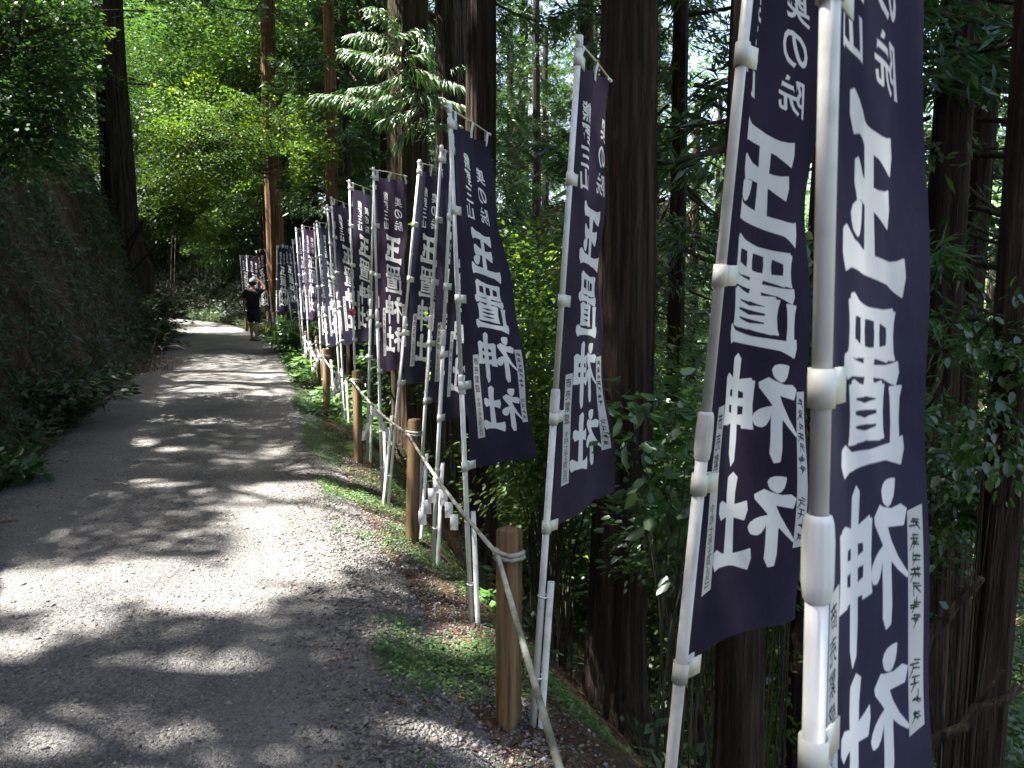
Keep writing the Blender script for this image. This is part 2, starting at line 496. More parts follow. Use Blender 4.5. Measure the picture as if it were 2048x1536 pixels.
# gravel road sheet
rows = np.where((CS > -12) & (CS < 62))[0]
us = np.linspace(-1, 1, 41)
RV = []
def road_pts(s, d):
    return road_z(s)
sfine = np.linspace(-8, 58, 420)
cx = np.interp(sfine, CS, CL[:, 0]); cy = np.interp(sfine, CS, CL[:, 1])
tx = np.interp(sfine, CS, CN[:, 0]); ty = np.interp(sfine, CS, CN[:, 1])
SS, UU = np.meshgrid(sfine, us, indexing='ij')
DD = UU * (HW + .32)
RX = cx[:, None] + tx[:, None] * DD; RY = cy[:, None] + ty[:, None] * DD
def road_surf(x, y, s, d):
    a = np.abs(d)
    edge = .10 * sstep(HW - .35, HW + .3, a + .30 * fbm(x * 1.5, y * 1.5, 3))
    edge = edge + np.where(d < 0, .22 * np.clip(a - (HW - .35), 0, .75) * (1 - sstep(6, 14, s) * .6), 0)
    ruts = .02 * np.exp(-((a - .75) / .28) ** 2)
    return road_z(s) + .012 - ruts - edge + .02 * fbm(x * 1.2, y * 1.2, 3) + .006 * fbm(x * 9, y * 9, 2)
RZ = road_surf(RX, RY, SS, DD)
nx, ny = RX.shape
I = np.arange(nx * ny).reshape(nx, ny)
Q = np.stack([I[:-1, :-1], I[:-1, 1:], I[1:, 1:], I[1:, :-1]], -1).reshape(-1, 4)
m, nt, b = pbr("gravel", (.2, .2, .2), .85, .25)
tc = N(nt, "ShaderNodeTexCoord")
v = N(nt, "ShaderNodeTexVoronoi"); v.inputs["Scale"].default_value = 75
v2 = N(nt, "ShaderNodeTexVoronoi"); v2.inputs["Scale"].default_value = 170
n = N(nt, "ShaderNodeTexNoise"); n.inputs["Scale"].default_value = 1.6; n.inputs["Detail"].default_value = 6
for q in (v, v2, n): nt.links.new(tc.outputs["Object"], q.inputs["Vector"])
rc = ramp(nt, [(.0, (.075, .073, .074)), (.5, (.138, .136, .137)), (.85, (.195, .190, .188)), (1, (.30, .28, .26))])
nt.links.new(v.outputs["Color"], rc.inputs[0])
rn = ramp(nt, [(.3, (.62, .62, .65)), (.5, (.95, .94, .93)), (.7, (1.28, 1.24, 1.18))])
nt.links.new(n.outputs["Fac"], rn.inputs[0])
mx = N(nt, "ShaderNodeMix", data_type='RGBA', blend_type='MULTIPLY'); mx.inputs[0].default_value = 1
nt.links.new(rc.outputs[0], mx.inputs[6]); nt.links.new(rn.outputs[0], mx.inputs[7])
ra = N(nt, "ShaderNodeAttribute", attribute_name="rut")
mr = N(nt, "ShaderNodeMix", data_type='RGBA'); mm = N(nt, "ShaderNodeMath", operation='MULTIPLY'); mm.inputs[1].default_value = .45; mm.use_clamp = True
nt.links.new(ra.outputs["Fac"], mm.inputs[0]); nt.links.new(mm.outputs[0], mr.inputs[0]); nt.links.new(mx.outputs[2], mr.inputs[6]); mr.inputs[7].default_value = (.19, .185, .18, 1)
nt.links.new(mr.outputs[2], b.inputs["Base Color"])
ad = N(nt, "ShaderNodeMath", operation='MULTIPLY_ADD'); ad.inputs[1].default_value = .5
nt.links.new(v2.outputs["Distance"], ad.inputs[0]); nt.links.new(v.outputs["Distance"], ad.inputs[2])
bp = N(nt, "ShaderNodeBump", invert=True); bp.inputs["Strength"].default_value = 1; bp.inputs["Distance"].default_value = .012
nt.links.new(ad.outputs[0], bp.inputs["Height"]); nt.links.new(bp.outputs[0], b.inputs["Normal"])
M['gravel'] = m
obj("gravel_road", mesh_np("gravel_road", np.stack([RX, RY, RZ], -1).reshape(-1, 3), Q, smooth=True, attrs={'rut': (np.exp(-((np.abs(DD) - .75) / .30) ** 2) * (.6 + 1.4 * (fbm(RX * .9, RY * .5, 3) + .25))).ravel()}), m, kind='structure')

# loose stones on the near road and its verge: real pebbles, too many to count
def surface(x, y):
    s, d = road_frame(x, y)
    g = ground(x, y)
    rz = np.where(np.abs(d) < HW + .32, road_surf(np.asarray(x), np.asarray(y), s, d), -99)
    return np.maximum(g, rz), d

def on_ground(px, py, D=None):
    """ground point under a picture point (walks along the view ray)"""
    r_, u_ = px_ray(px, py)
    Ds = np.linspace(1.5, 45, 1200)
    X = Fh[0] * Ds + Rh[0] * r_ * Ds; Y = Fh[1] * Ds + Rh[1] * r_ * Ds; Z = CAMZ + u_ * Ds
    k = np.where(Z < surface(X, Y)[0])[0]
    k = k[0] if len(k) else -1
    return np.array([X[k], Y[k], Z[k]])

def stones(n, y0, y1, x0, x1, smin, smax, seed, dens=None):
    r = np.random.default_rng(seed)
    y = y0 + (y1 - y0) * r.random(n) ** 1.8
    x = x0 + (x1 - x0) * r.random(n)
    if dens is not None:
        k = r.random(n) < dens(x, y); x, y = x[k], y[k]
    px, py, F = to_px(np.stack([x, y, np.zeros(len(x))], 1))
    k = (px > -60) & (px < 2100) & (py < 1600); x, y = x[k], y[k]
    z, _ = surface(x, y)
    n = len(x)
    sz = smin + (smax - smin) * r.random(n) ** 2.2
    base = np.array([[1, 0, 0], [0, 1, 0], [-1, 0, 0], [0, -1, 0], [0, 0, 1], [0, 0, -1.0]])
    J = base[None] * (.7 + .5 * r.random((n, 6, 1))) + r.normal(0, .16, (n, 6, 3))
    J[:, :, 2] *= .62
    a = r.random(n) * 6.28
    c, s_ = np.cos(a)[:, None], np.sin(a)[:, None]
    X = (J[:, :, 0] * c - J[:, :, 1] * s_ * .75); Y = J[:, :, 0] * s_ + J[:, :, 1] * c * .75
    V = np.stack([X, Y, J[:, :, 2]], -1) * sz[:, None, None] + np.stack([x, y, z + sz * .15], 1)[:, None]
    tri = np.array([[0, 1, 4], [1, 2, 4], [2, 3, 4], [3, 0, 4], [1, 0, 5], [2, 1, 5], [3, 2, 5], [0, 3, 5]])
    T = (np.arange(n) * 6)[:, None, None] + tri[None]
    return V.reshape(-1, 3), T.reshape(-1, 3), np.repeat(r.random(n), 6)

m, nt, b = pbr("pebble", (.2, .2, .2), .8, .25)
a = N(nt, "ShaderNodeAttribute", attribute_name="tone")
r = ramp(nt, [(0, (.065, .063, .066)), (.45, (.13, .124, .122)), (.8, (.20, .187, .177)), (.93, (.26, .21, .165)), (1, (.36, .34, .32))])
nt.links.new(a.outputs["Fac"], r.inputs[0]); nt.links.new(r.outputs[0], b.inputs["Base Color"])
M['pebble'] = m
sv = [stones(66000, 1.9, 9.5, -2.3, 1.0, .0035, .0085, 1),
      stones(15000, 1.9, 8.5, .1, 1.25, .006, .017, 2, lambda x, y: np.clip((x - .1) / .5, 0, 1) * np.clip((1.3 - x) / .3, 0, 1)),
      stones(900, 2.2, 9, -2.2, 1.0, .010, .022, 3)]
o = 0; VV = []; TT = []; AA = []
for V_, T_, t_ in sv:
    VV.append(V_); TT.append(T_ + o); AA.append(t_); o += len(V_)
obj("loose_gravel", mesh_np("loose_gravel", np.concatenate(VV), None, np.concatenate(TT), attrs={'tone': np.concatenate(AA)}), m, kind='stuff')

# distant ridge across the valley
m, nt, b = pbr("far_ridge", (.05, .09, .04), 1, .05)
n = N(nt, "ShaderNodeTexNoise"); n.inputs["Scale"].default_value = .08; n.inputs["Detail"].default_value = 8
tc = N(nt, "ShaderNodeTexCoord"); nt.links.new(tc.outputs["Object"], n.inputs["Vector"])
r = ramp(nt, [(.35, (.03, .06, .03)), (.65, (.08, .13, .06))]); nt.links.new(n.outputs["Fac"], r.inputs[0]); nt.links.new(r.outputs[0], b.inputs["Base Color"])
th = np.linspace(math.radians(-70), math.radians(60), 120); rr = np.linspace(340, 900, 14)
TH, RR = np.meshgrid(th, rr, indexing='ij')
X = RR * np.cos(TH); Y = RR * np.sin(TH)
Z = -60 + 170 * sstep(330, 760, RR) * (.6 + .9 * (fbm(X * .006, Y * .006, 4) + .25))
I = np.arange(X.size).reshape(X.shape)
Q = np.stack([I[:-1, :-1], I[1:, :-1], I[1:, 1:], I[:-1, 1:]], -1).reshape(-1, 4)
obj("distant_ridge", mesh_np("distant_ridge", np.stack([X, Y, Z], -1).reshape(-1, 3), Q, smooth=True), m, kind='structure')

# forest on the slope across the valley: one far mass of foliage
r = np.random.default_rng(77)
n_ = 78000
th = math.radians(90) - (YAW + np.radians(-44 + 86 * r.random(n_))); R_ = 62 + 50 * r.random(n_) ** 1.2
X = R_ * np.cos(th); Y = R_ * np.sin(th); hh = r.random(n_)
Zb = -24 + (R_ - 62) * 1.1
Zt = Zb + 7 + 9 * np.abs(np.sin(X * .37 + 2 * np.sin(Y * .21))) * np.abs(np.cos(Y * .33 + np.sin(X * .17)))
P = np.stack([X, Y, Zb + (Zt - Zb) * hh], 1)
lf = leaves(P, r.normal(size=(n_, 3)) * np.array([1, 1, .5]), r.normal(0, .5, (n_, 3)) + np.array([0, 0, 1.0]), .5 + .5 * r.random(n_), .38, clump_tone(P, r, .25), r=r)
obj("forest_across_valley", leaf_mesh("forest_across_valley", [lf]), M['broad'], kind='stuff')

# ------------------------------------------------------------------ trees
def trunk_mesh(name, h, r0, seed, lean=(0, 0), nseg=26, nring=34, flare=.55, ridge=.10, r1=.55):
    r = np.random.default_rng(seed)
    ph = r.random(8) * 6.28; kk = np.array([5, 7, 11, 13, 17, 21, 26, 31])[:8]
    z = np.concatenate([[-.9, -.4, -.1], np.linspace(.05, 1.2, 8), np.linspace(1.5, h, nring - 11)])
    th = np.arange(nseg) * 2 * math.pi / nseg
    V = []
    for q in z:
        t = max(q, 0) / h
        R = r0 * (1 - (1 - r1) * t) * (1 + flare * math.exp(-max(q, -.1) * 2.4 / max(r0 * 3.2, .5)) * (1 + .3 * np.sin(5 * th + ph[0])))
        g = sum(np.cos(k * th + p + .25 * math.sin(q * .7 + p)) for k, p in zip(kk, ph)) / 8
        R = R * (1 + ridge * g * 1.6)
        V.append(np.stack([R * np.cos(th) + lean[0] * q + .02 * math.sin(q * .8 + ph[1]), R * np.sin(th) + lean[1] * q + .02 * math.cos(q * .6 + ph[2]), np.full(nseg, q)], 1))
    V = np.concatenate(V); m = len(z)
    i = np.arange(m - 1)[:, None] * nseg; j = np.arange(nseg)[None]; k = (j + 1) % nseg
    Q = np.stack([i + j, i + k, i + nseg + k, i + nseg + j], -1).reshape(-1, 4)
    return mesh_np(name, V, Q, smooth=True)

def limb_mesh(limbs, n=5):
    b = MB()
    for P, R in limbs:
        P = np.asarray(P)
        b.tube(P, np.linspace(R, R * .25, len(P)), n, cap=False)
    return b.mesh("limbs", smooth=True)

CEDARS = []          # shared crown meshes: (foliage mesh, limb mesh)
for sd, (z0, z1, rm, nb, ns, ls) in enumerate([(1.2, 15, 2.5, 110, 100, .5), (2.2, 16, 2.9, 110, 100, .35), (.4, 13, 2.2, 105, 95, .2)]):
    lf, lb = cedar_crown(z0, z1, rm, nb, ns, 40 + sd, low_sparse=ls)
    me = leaf_mesh("cedar_crown", [lf]); me.materials.append(M['cedar'])
    lm = limb_mesh(lb, 4); lm.materials.append(M['twig'])
    CEDARS.append((me, lm))
TR_SHARED = []
for k in range(3):
    t = trunk_mesh("cedar_trunk", 17, .17 + .03 * k, 60 + k, nseg=16, nring=24, r1=.45); t.materials.append(M['bark']); TR_SHARED.append(t)

def cedar(x, y, diam, label, group=None, h=18, mat='bark', lean=(0, 0), crown=None, z=None, seed=0, crown_z=0., crown_s=1., rotz=None, detail=34, name="cedar_tree"):
    z = ground(x, y) if z is None else z
    root = thing(name, label, "tree", (x, y, z), group)
    if diam is None:
        t = bpy.data.objects.new("trunk", TR_SHARED[seed % 3]); COL.objects.link(t); t.parent = root
    else:
        t = obj("trunk", trunk_mesh("trunk", h, diam / 2, seed, lean, nseg=80 if detail > 36 else (40 if detail > 30 else 20), nring=detail), M[mat]); t.parent = root
    if crown is not None:
        fm, lm = CEDARS[crown]
        for nm, me in (("crown", fm), ("limbs", lm)):
            c = bpy.data.objects.new(nm, me); COL.objects.link(c); c.parent = root
            c.location = (0, 0, crown_z); c.scale = (crown_s, crown_s, 1)
            c.rotation_euler = (0, 0, rotz if rotz is not None else seed * 1.3)
    return root

# trunks that can be told apart, placed from where they stand in the photograph
def at_xy(px, D):
    p = at(px, 600, D); return p[0], p[1]

def trunk_from_px(px_mid, wpx, D):
    return (*at_xy(px_mid, D), wpx * D / FPX)

x, y, d = trunk_from_px(1238, 118, 5.6)
cedar(x, y, d, "massive dark cedar trunk close behind the deeply folded banner, widest trunk in view", seed=1, lean=(.012, .004), crown=1, crown_z=5.5, crown_s=1.1, detail=44, mat='bark')
x, y, d = trunk_from_px(822, 86, 10.2)
cedar(x, y, d, "thick mossy footed cedar trunk behind the fourth fence post, with a sunlit drooping branch", seed=2, mat='bark_moss', crown=0, crown_z=6, detail=44)
x, y, d = trunk_from_px(898, 56, 12.2)
cedar(x, y, d, "grey lichened cedar trunk between two darker trunks at the top centre", seed=3, mat='bark_pale', crown=2, crown_z=8, detail=40)
x, y, d = trunk_from_px(960, 66, 8.6)
cedar(x, y, d, "dark straight cedar trunk right of the grey lichened trunk", seed=4, crown=0, crown_z=9, detail=40)
x, y, d = trunk_from_px(553, 36, 25.5)
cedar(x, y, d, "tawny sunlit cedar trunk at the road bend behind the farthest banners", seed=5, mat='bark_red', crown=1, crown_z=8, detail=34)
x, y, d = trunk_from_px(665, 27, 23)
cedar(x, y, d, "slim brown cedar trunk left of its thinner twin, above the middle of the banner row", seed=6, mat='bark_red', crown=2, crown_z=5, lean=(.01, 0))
x, y, d = trunk_from_px(700, 20, 25)
cedar(x, y, d, "thinner brown twin trunk just right of the slim brown cedar", seed=7, mat='bark', crown=0, crown_z=7)
x, y, d = trunk_from_px(248, 62, 23.3)
cedar(x, y, d, "lone thick cedar trunk standing on top of the left cut bank", seed=8, crown=0, crown_z=6.5, detail=44, z=ground(x, y) - .2)
x, y, d = trunk_from_px(1500, 96, 4.2)
cedar(x, y, d, "dark cedar trunk directly below the hem of the second nearest banner", seed=9, crown=1, crown_z=7)
x, y, d = trunk_from_px(1640, 62, 6.2)
cedar(x, y, d, "dark trunk glimpsed between the two nearest banners", seed=10, crown=2, crown_z=6)
x, y, d = trunk_from_px(1350, 38, 11)
cedar(x, y, d, "narrow trunk in the bright gap left of the second nearest banner", seed=11, crown=0, crown_z=5)
x, y, d = trunk_from_px(1888, 84, 7.0)
cedar(x, y, d, "dark cedar trunk just right of the nearest banner", seed=12, crown=2, crown_z=4)
x, y, d = trunk_from_px(2030, 84, 4.4)
cedar(x, y, d, "shadowed trunk cut off by the lower right picture edge", seed=13, crown=1, crown_z=7.5)
x, y, d = trunk_from_px(2010, 30, 10.5)
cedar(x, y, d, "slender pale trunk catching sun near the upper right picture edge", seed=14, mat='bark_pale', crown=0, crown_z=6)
x, y, d = trunk_from_px(1940, 66, 9.0)
cedar(x, y, d, "brown trunk in the gap with sky glints at the far right", seed=15, mat='bark', crown=0, crown_z=6)

SUN_KEYS = [on_ground(a, b) for a, b in [(365, 650), (385, 645), (385, 660), (410, 645), (410, 655), (410, 668), (440, 650), (440, 662), (470, 648), (470, 660), (480, 668), (620, 1040), (720, 1010), (560, 1100), (400, 1190), (110, 1180), (300, 1150), (470, 770), (320, 836), (288, 886), (545, 785), (690, 735)]]
SUN_KEYS += [at(500, 560, 24), at(610, 560, 15.4), at(550, 430, 25), at(550, 250, 25), at(430, 260, 17.5), at(545, 270, 19.5), at(345, 375, 18.5), at(690, 720, 11.4), at(640, 730, 14), at(780, 150, 9.2), at(690, 210, 9.2), at(850, 180, 9.2), at(660, 330, 22), at(845, 500, 6.4)]
def shades(x, y, rad, z0, z1):
    for c in SUN_KEYS:
        for t in np.linspace(.6, 22, 50):
            q = c + SUNV * t
            if z0 < q[2] < z1 and (q[0] - x) ** 2 + (q[1] - y) ** 2 < rad * rad: return True
    return False
# ---- plantation cedars farther down the slope and round the bend
fixed = [(o.location.x, o.location.y) for o in COL.objects if "category" in o and o["category"] == "tree"]
r = np.random.default_rng(21)
pts = []
for _ in range(4000):
    D = 8 + 40 * r.random() ** .7
    px = 560 + 1750 * r.random()
    x, y = at_xy(px, D)
    s, dd = road_frame(x, y)
    e = -dd[0] - HW
    if e < 1.6 or e > 26: continue
    if px < 900 and D < 20: continue
    mind = 2.6
    if all((x - a) ** 2 + (y - b) ** 2 > mind ** 2 for a, b in fixed + pts):
        pts.append((x, y))
    if len(pts) >= 62: break
for i, (x, y) in enumerate(pts):
    cedar(x, y, None, "tall slim cedar among the many deep in the forest behind the banners", "cedars deep in the forest", seed=i, crown=i % 3, crown_z=[0, 1.5, .4, 3][i % 4], crown_s=.9 + .3 * r.random(), rotz=r.random() * 6.28)
# cedars on the hillside beyond the bend and above the left bank
pts = []
for _ in range(4000):
    D = 26 + 26 * r.random()
    px = 150 + 560 * r.random()
    x, y = at_xy(px, D)
    s, dd = road_frame(x, y)
    if abs(dd[0]) - HW < 2.2: continue
    zg = ground(x, y)
    if shades(x, y, 1.7, zg + 2, zg + 18): continue
    if all((x - a) ** 2 + (y - b) ** 2 > 9 for a, b in pts): pts.append((x, y))
    if len(pts) >= 14: break
for i, (x, y) in enumerate(pts):
    cedar(x, y, None, "tall cedar on the hillside beyond the road bend", "cedars beyond the bend", seed=i + 3, crown=(i + 1) % 3, crown_z=2.5, crown_s=1.1, rotz=r.random() * 6.28)

# cedars up the hillside on the left, above the cut bank
pts = []
for _ in range(5000):
    D = 13 + 24 * r.random(); px = -120 + 470 * r.random()
    x, y = at_xy(px, D)
    s, dd = road_frame(x, y)
    if dd[0] - HW < 4.5 or dd[0] > 22 or abs(px - 248) < 28: continue
    if shades(x, y, 1.5, ground(x, y) + 1.5, ground(x, y) + 18): continue
    if all((x - a) ** 2 + (y - b) ** 2 > 6 for a, b in pts): pts.append((x, y))
    if len(pts) >= 16: break
for i, (x, y) in enumerate(pts):
    cedar(x, y, None, "slim cedar on the hillside above the left cut bank", "cedars above the left bank", seed=i + 5, crown=(i + 2) % 3, crown_z=.6, crown_s=1.1, rotz=r.random() * 6.28)

# ---- broadleaf trees: shared shapes for the background
BROAD = []
for k, (rad, n, L) in enumerate([((1.7, 1.7, 1.2), 62, .075), ((1.4, 1.4, 1.6), 58, .07), ((2.1, 2.1, 1.3), 74, .085)]):
    lf, SC = broadleaf_crown((0, 0, 0), rad, n, 150, L, 80 + k, spray_r=.5)
    me = leaf_mesh("broadleaf_crown", [lf])
    limbs = []
    base = np.array([0, 0, -rad[2] * 1.9])
    rr_ = np.random.default_rng(k)
    for c in SC[::6]:
        mid = base * .45 + c * .35 + rr_.normal(0, .12, 3)
        limbs.append((np.array([base * .7, base * .4 + mid * .3, mid, c]), .014))
    limbs.append((np.array([base + (0, 0, -3.0), base + (.05, .02, -1.2), base + (0, 0, 0), base * .3]), .035))
    lm = limb_mesh(limbs, 4); lm.materials.append(M['twig'])
    BROAD.append((me, lm, rad))
BR_MAT = {}
def broad_mesh(k, mat):
    if (k, mat) not in BR_MAT:
        me = BROAD[k][0].copy(); me.materials.clear(); me.materials.append(M[mat]); BR_MAT[(k, mat)] = me
    return BR_MAT[(k, mat)]

def broadleaf(x, y, zc, k, mat, label, group, s=1., rotz=0., name="broadleaf_tree"):
    zg = ground(x, y)
    root = thing(name, label, "tree", (x, y, zg), group)
    for nm, me in (("crown", broad_mesh(k, mat)), ("limbs", BROAD[k][1])):
        c = bpy.data.objects.new(nm, me); COL.objects.link(c); c.parent = root
        c.location = (0, 0, zc - zg); c.scale = (s, s, s); c.rotation_euler = (0, 0, rotz)
    return root

r = np.random.default_rng(33)
# understory on the right slope
cnt = 0
for _ in range(600):
    D = 6.5 + 20 * r.random()
    px = 880 + 1250 * r.random()
    x, y = at_xy(px, D)
    s, dd = road_frame(x, y); e = -dd[0] - HW
    if e < 2.0 or e > 20: continue
    zg = ground(x, y)
    broadleaf(x, y, zg + 1.4 + 2.6 * r.random(), r.integers(3), ['maple', 'broad'][int(r.random() < .5)], "leafy young broadleaf tree in the understory down the slope", "understory trees down the slope", .75 + .5 * r.random(), r.random() * 6.28)
    cnt += 1
    if cnt >= 40: break
cnt = 0
for _ in range(900):
    D = 12 + 22 * r.random(); px = -60 + 400 * r.random()
    x, y = at_xy(px, D)
    s, dd = road_frame(x, y)
    if dd[0] - HW < 3.2 or dd[0] > 18 or (abs(px - 248) < 75 and D < 23.5): continue
    zc = ground(x, y) + 1.0 + 1.6 * r.random()
    if shades(x, y, 1.9, zc - 1.5, zc + 1.5): continue
    broadleaf(x, y, zc, r.integers(3), ['maple', 'broad'][r.integers(2)], "leafy young broadleaf tree on the hillside above the left bank", "broadleaf trees above the left bank", .7 + .5 * r.random(), r.random() * 6.28)
    cnt += 1
    if cnt >= 18: break
cnt = 0
for _ in range(900):
    D = 24 + 22 * r.random(); px = 130 + 560 * r.random(); py = -60 + 520 * r.random()
    p = at(px, py, D)
    s, dd = road_frame(p[0], p[1])
    if abs(dd[0]) < HW + .8 or (abs(px - 553) < 70 and D < 27): continue
    zg = ground(p[0], p[1])
    if p[2] < zg + .9 or p[2] > zg + 10: continue
    if shades(p[0], p[1], 1.9, p[2] - 1.5, p[2] + 1.5): continue
    broadleaf(p[0], p[1], p[2], r.integers(3), ['maple', 'broad', 'maple'][r.integers(3)], "leafy broadleaf tree on the hillside round the bend", "broadleaf trees round the bend", .9 + .6 * r.random(), r.random() * 6.28)
    cnt += 1
    if cnt >= 44: break

cnt = 0
for _ in range(900):
    D = 33 + 16 * r.random(); px = 270 + 270 * r.random()
    x, y = at_xy(px, D)
    s, dd = road_frame(x, y)
    if abs(dd[0]) < HW + 2.0 or abs(px - 553) < 40: continue
    zc = ground(x, y) + .9 + .9 * r.random()
    if shades(x, y, 1.9, zc - 1.5, zc + 1.5): continue
    broadleaf(x, y, zc, r.integers(3), ['maple', 'broad', 'broad'][r.integers(3)], "low bushy tree topping the bank beyond the road bend", "bushy trees topping the far bank", .8 + .6 * r.random(), r.random() * 6.28)
    cnt += 1
    if cnt >= 16: break

# ------------------------------------------------------------------ canopy added over the road for shade, shaped with gaps for the sun patches
LIT = [  # ellipses of the photograph's sunlit ground: centre and half size
    (620, 1045, 165, 92), (560, 1115, 110, 48), (720, 1010, 90, 38), (410, 1185, 140, 48), (300, 1150, 120, 30), (110, 1180, 170, 46), (160, 1250, 90, 26), (30, 1290, 70, 30),
    (300, 965, 70, 14), (288, 886, 36, 9), (345, 900, 30, 6), (555, 902, 30, 9), (320, 836, 48, 7), (410, 845, 40, 6), (470, 770, 80, 7), (520, 748, 60, 6), (400, 782, 60, 4),
    (545, 785, 40, 6), (480, 800, 40, 6), (610, 720, 30, 6), (420, 655, 75, 11), (400, 642, 60, 4), (690, 985, 60, 20), (700, 930, 40, 14), (900, 1240, 50, 30), (870, 1130, 40, 14), (950, 1260, 30, 16),
    (880, 1390, 60, 34), (820, 1460, 50, 20), (400, 1340, 70, 26), (140, 1440, 70, 22), (520, 1480, 60, 16), (60, 1360, 60, 16), (680, 730, 50, 40), (600, 690, 40, 10), (640, 1010, 60, 30)]
LIT3 = [  # things in the photograph standing in sun: point, radius
    (at(750, 150, 9.2), .95), (at(860, 170, 9.4), .9), (at(690, 215, 9.0), .8), (at(800, 60, 9.2), .8), (at(690, 728, 11.3), .7), (at(722, 742, 10.2), .5), (at(748, 750, 9.6), .3), (at(660, 745, 12.2), .5), (at(640, 730, 15), .5), (at(618, 560, 15.4), .45), (at(500, 560, 24), .7),
    (at(550, 430, 25), .9), (at(830, 420, 6.5), .35), (at(850, 660, 6.3), .3), (at(660, 360, 22), .7), (at(380, 290, 17.5), .6), (at(480, 240, 17.5), .5), (at(600, 290, 18.5), .6), (at(330, 400, 19), .7), (at(215, 590, 14), .25), (at(290, 740, 13.5), .25),
    (at(1150, 90, 3.0), .12), (at(1020, 1058, 2.95), .2), (at(1000, 1110, 2.95), .12), (at(960, 1400, 2.9), .22), (at(885, 1020, 4.6), .15), (at(700, 1000, 6.2), .3)]

THIN = [(420, 1380, 300, 60), (330, 1500, 300, 40), (900, 1350, 170, 190), (640, 1180, 120, 40), (480, 790, 150, 60), (700, 960, 120, 60)]
def sunlit(P):
    """True where a leaf at P would take the sun from a spot that the photograph shows sunlit"""
    P = np.asarray(P)
    res = np.zeros(len(P), bool)
    gz = np.zeros(len(P))
    for _ in range(3):
        t = (P[:, 2] - gz) / SUNV[2]
        g = P - SUNV[None] * t[:, None]
        s, d = road_frame(g[:, 0], g[:, 1]); gz = road_z(s)
    G = np.stack([g[:, 0], g[:, 1], gz], 1)
    px, py, F = to_px(G)
    ok = F > 1.2
    jit = 1.2 + .9 * fbm(G[:, 0] * 2.2, G[:, 1] * 2.2, 3)
    for cx_, cy_, rx, ry in LIT:
        res |= ok & ((((px - cx_) / rx) ** 2 + ((py - cy_) / ry) ** 2) < jit)
    rt = np.random.default_rng(91).random(len(P))
    for cx_, cy_, rx, ry in THIN:
        res |= ok & ((((px - cx_) / rx) ** 2 + ((py - cy_) / ry) ** 2) < jit) & (rt < .45)
    for c, rad in LIT3:
        v = P - c[None]
        t = v @ SUNV
        q = np.linalg.norm(v - t[:, None] * SUNV[None], axis=1)
        res |= (t > 0) & (q < rad)
    return res

r = np.random.default_rng(55)
TREE_C = []
for i, (x, y) in enumerate([(-6.0, -1.5), (-8.5, 3.0), (-6.5, 5.7), (-7.5, 10.1), (-6.4, 16.0), (-8.6, 18.5), (-6.0, 22.5), (-9.0, 27), (-7.5, 32), (3.4, 1.0), (4.4, 9), (4.5, 17), (4.0, 24)]):
    TREE_C.append((x, y))
TREE_C = np.array(TREE_C)
def canopy_points(n, x0, x1, y0, y1, h0, h1):
    g = np.stack([x0 + (x1 - x0) * r.random(n), y0 + (y1 - y0) * r.random(n), np.zeros(n)], 1)
    dens = .5 + 1.5 * fbm(g[:, 0] * .55, g[:, 1] * .55, 4) + .22
    g = g[r.random(n) < np.clip(dens, .12, 1)]
    h = h0 + (h1 - h0) * r.random(len(g))
    g[:, 2] = 0
    return g + SUNV[None] * (h / SUNV[2])[:, None]  # each leaf sits up the sun ray from the ground it shades
CAN = []
for n, box, L in [(130000, (-6, 3.2, -4, 13, 11, 17.5), .125), (105000, (3.2, 11, -4, 15, 11, 17.5), .16), (34000, (-10, -6, -4, 34, 13.5, 18), .16), (112000, (-6, 3.0, 13, 46, 9.5, 15), .13), (78000, (3.0, 12, 15, 42, 9.5, 15), .15)]:
    P = canopy_points(n, *box)
    P = P[~sunlit(P)]
    x_, y_, F_ = to_px(P)
    P = P[clear_of_trunks(P)]
    CAN.append((P, np.full(len(P), L)))
P = np.concatenate([a for a, _ in CAN]); L = np.concatenate([b for _, b in CAN])
own = ((P[:, None, 0] - TREE_C[None, :, 0]) ** 2 + (P[:, None, 1] - TREE_C[None, :, 1]) ** 2).argmin(1)
for i, (x, y) in enumerate(TREE_C):
    k = own == i
    Pi, Li = P[k], L[k]
    if len(Pi) < 50: continue
    root = cedar(x, y, .42, "tall unseen tree above the picture, its crown shaped to shade and dapple the road" if y < 12 else "tall leafy tree, its high crown shaped to shade and dapple the far road", "trees shaped to shade the road" if y < 12 else "trees shaped to shade the far road", seed=200 + i, h=15.5, name="road_shade_tree", detail=24, mat='bark')
    n = len(Pi)
    lf = leaves(Pi - np.array([x, y, root.location.z]), unit(r.normal(size=(n, 3)) * np.array([1, 1, .35])), unit(r.normal(0, .35, (n, 3)) + np.array([0, 0, 1.0])), Li * (.7 + .6 * r.random(n)), Li * .72, clump_tone(Pi), r=r)
    c = obj("crown", leaf_mesh("crown", [lf]), M['broad']); c.parent = root
    limbs = []
    for q in range(16):
        e = Pi[r.integers(n)] - np.array([x, y, root.location.z])
        b0 = np.array([0, 0, 9.5 + 4 * r.random()]) if e[2] > 10 else np.array([0, 0, max(1.5, e[2] * .7)])
        limbs.append((np.array([b0, b0 * .6 + e * .4 + r.normal(0, .2, 3), b0 * .25 + e * .75, e]), .06))
    l = obj("limbs", limb_mesh(limbs, 5), M['twig']); l.parent = root

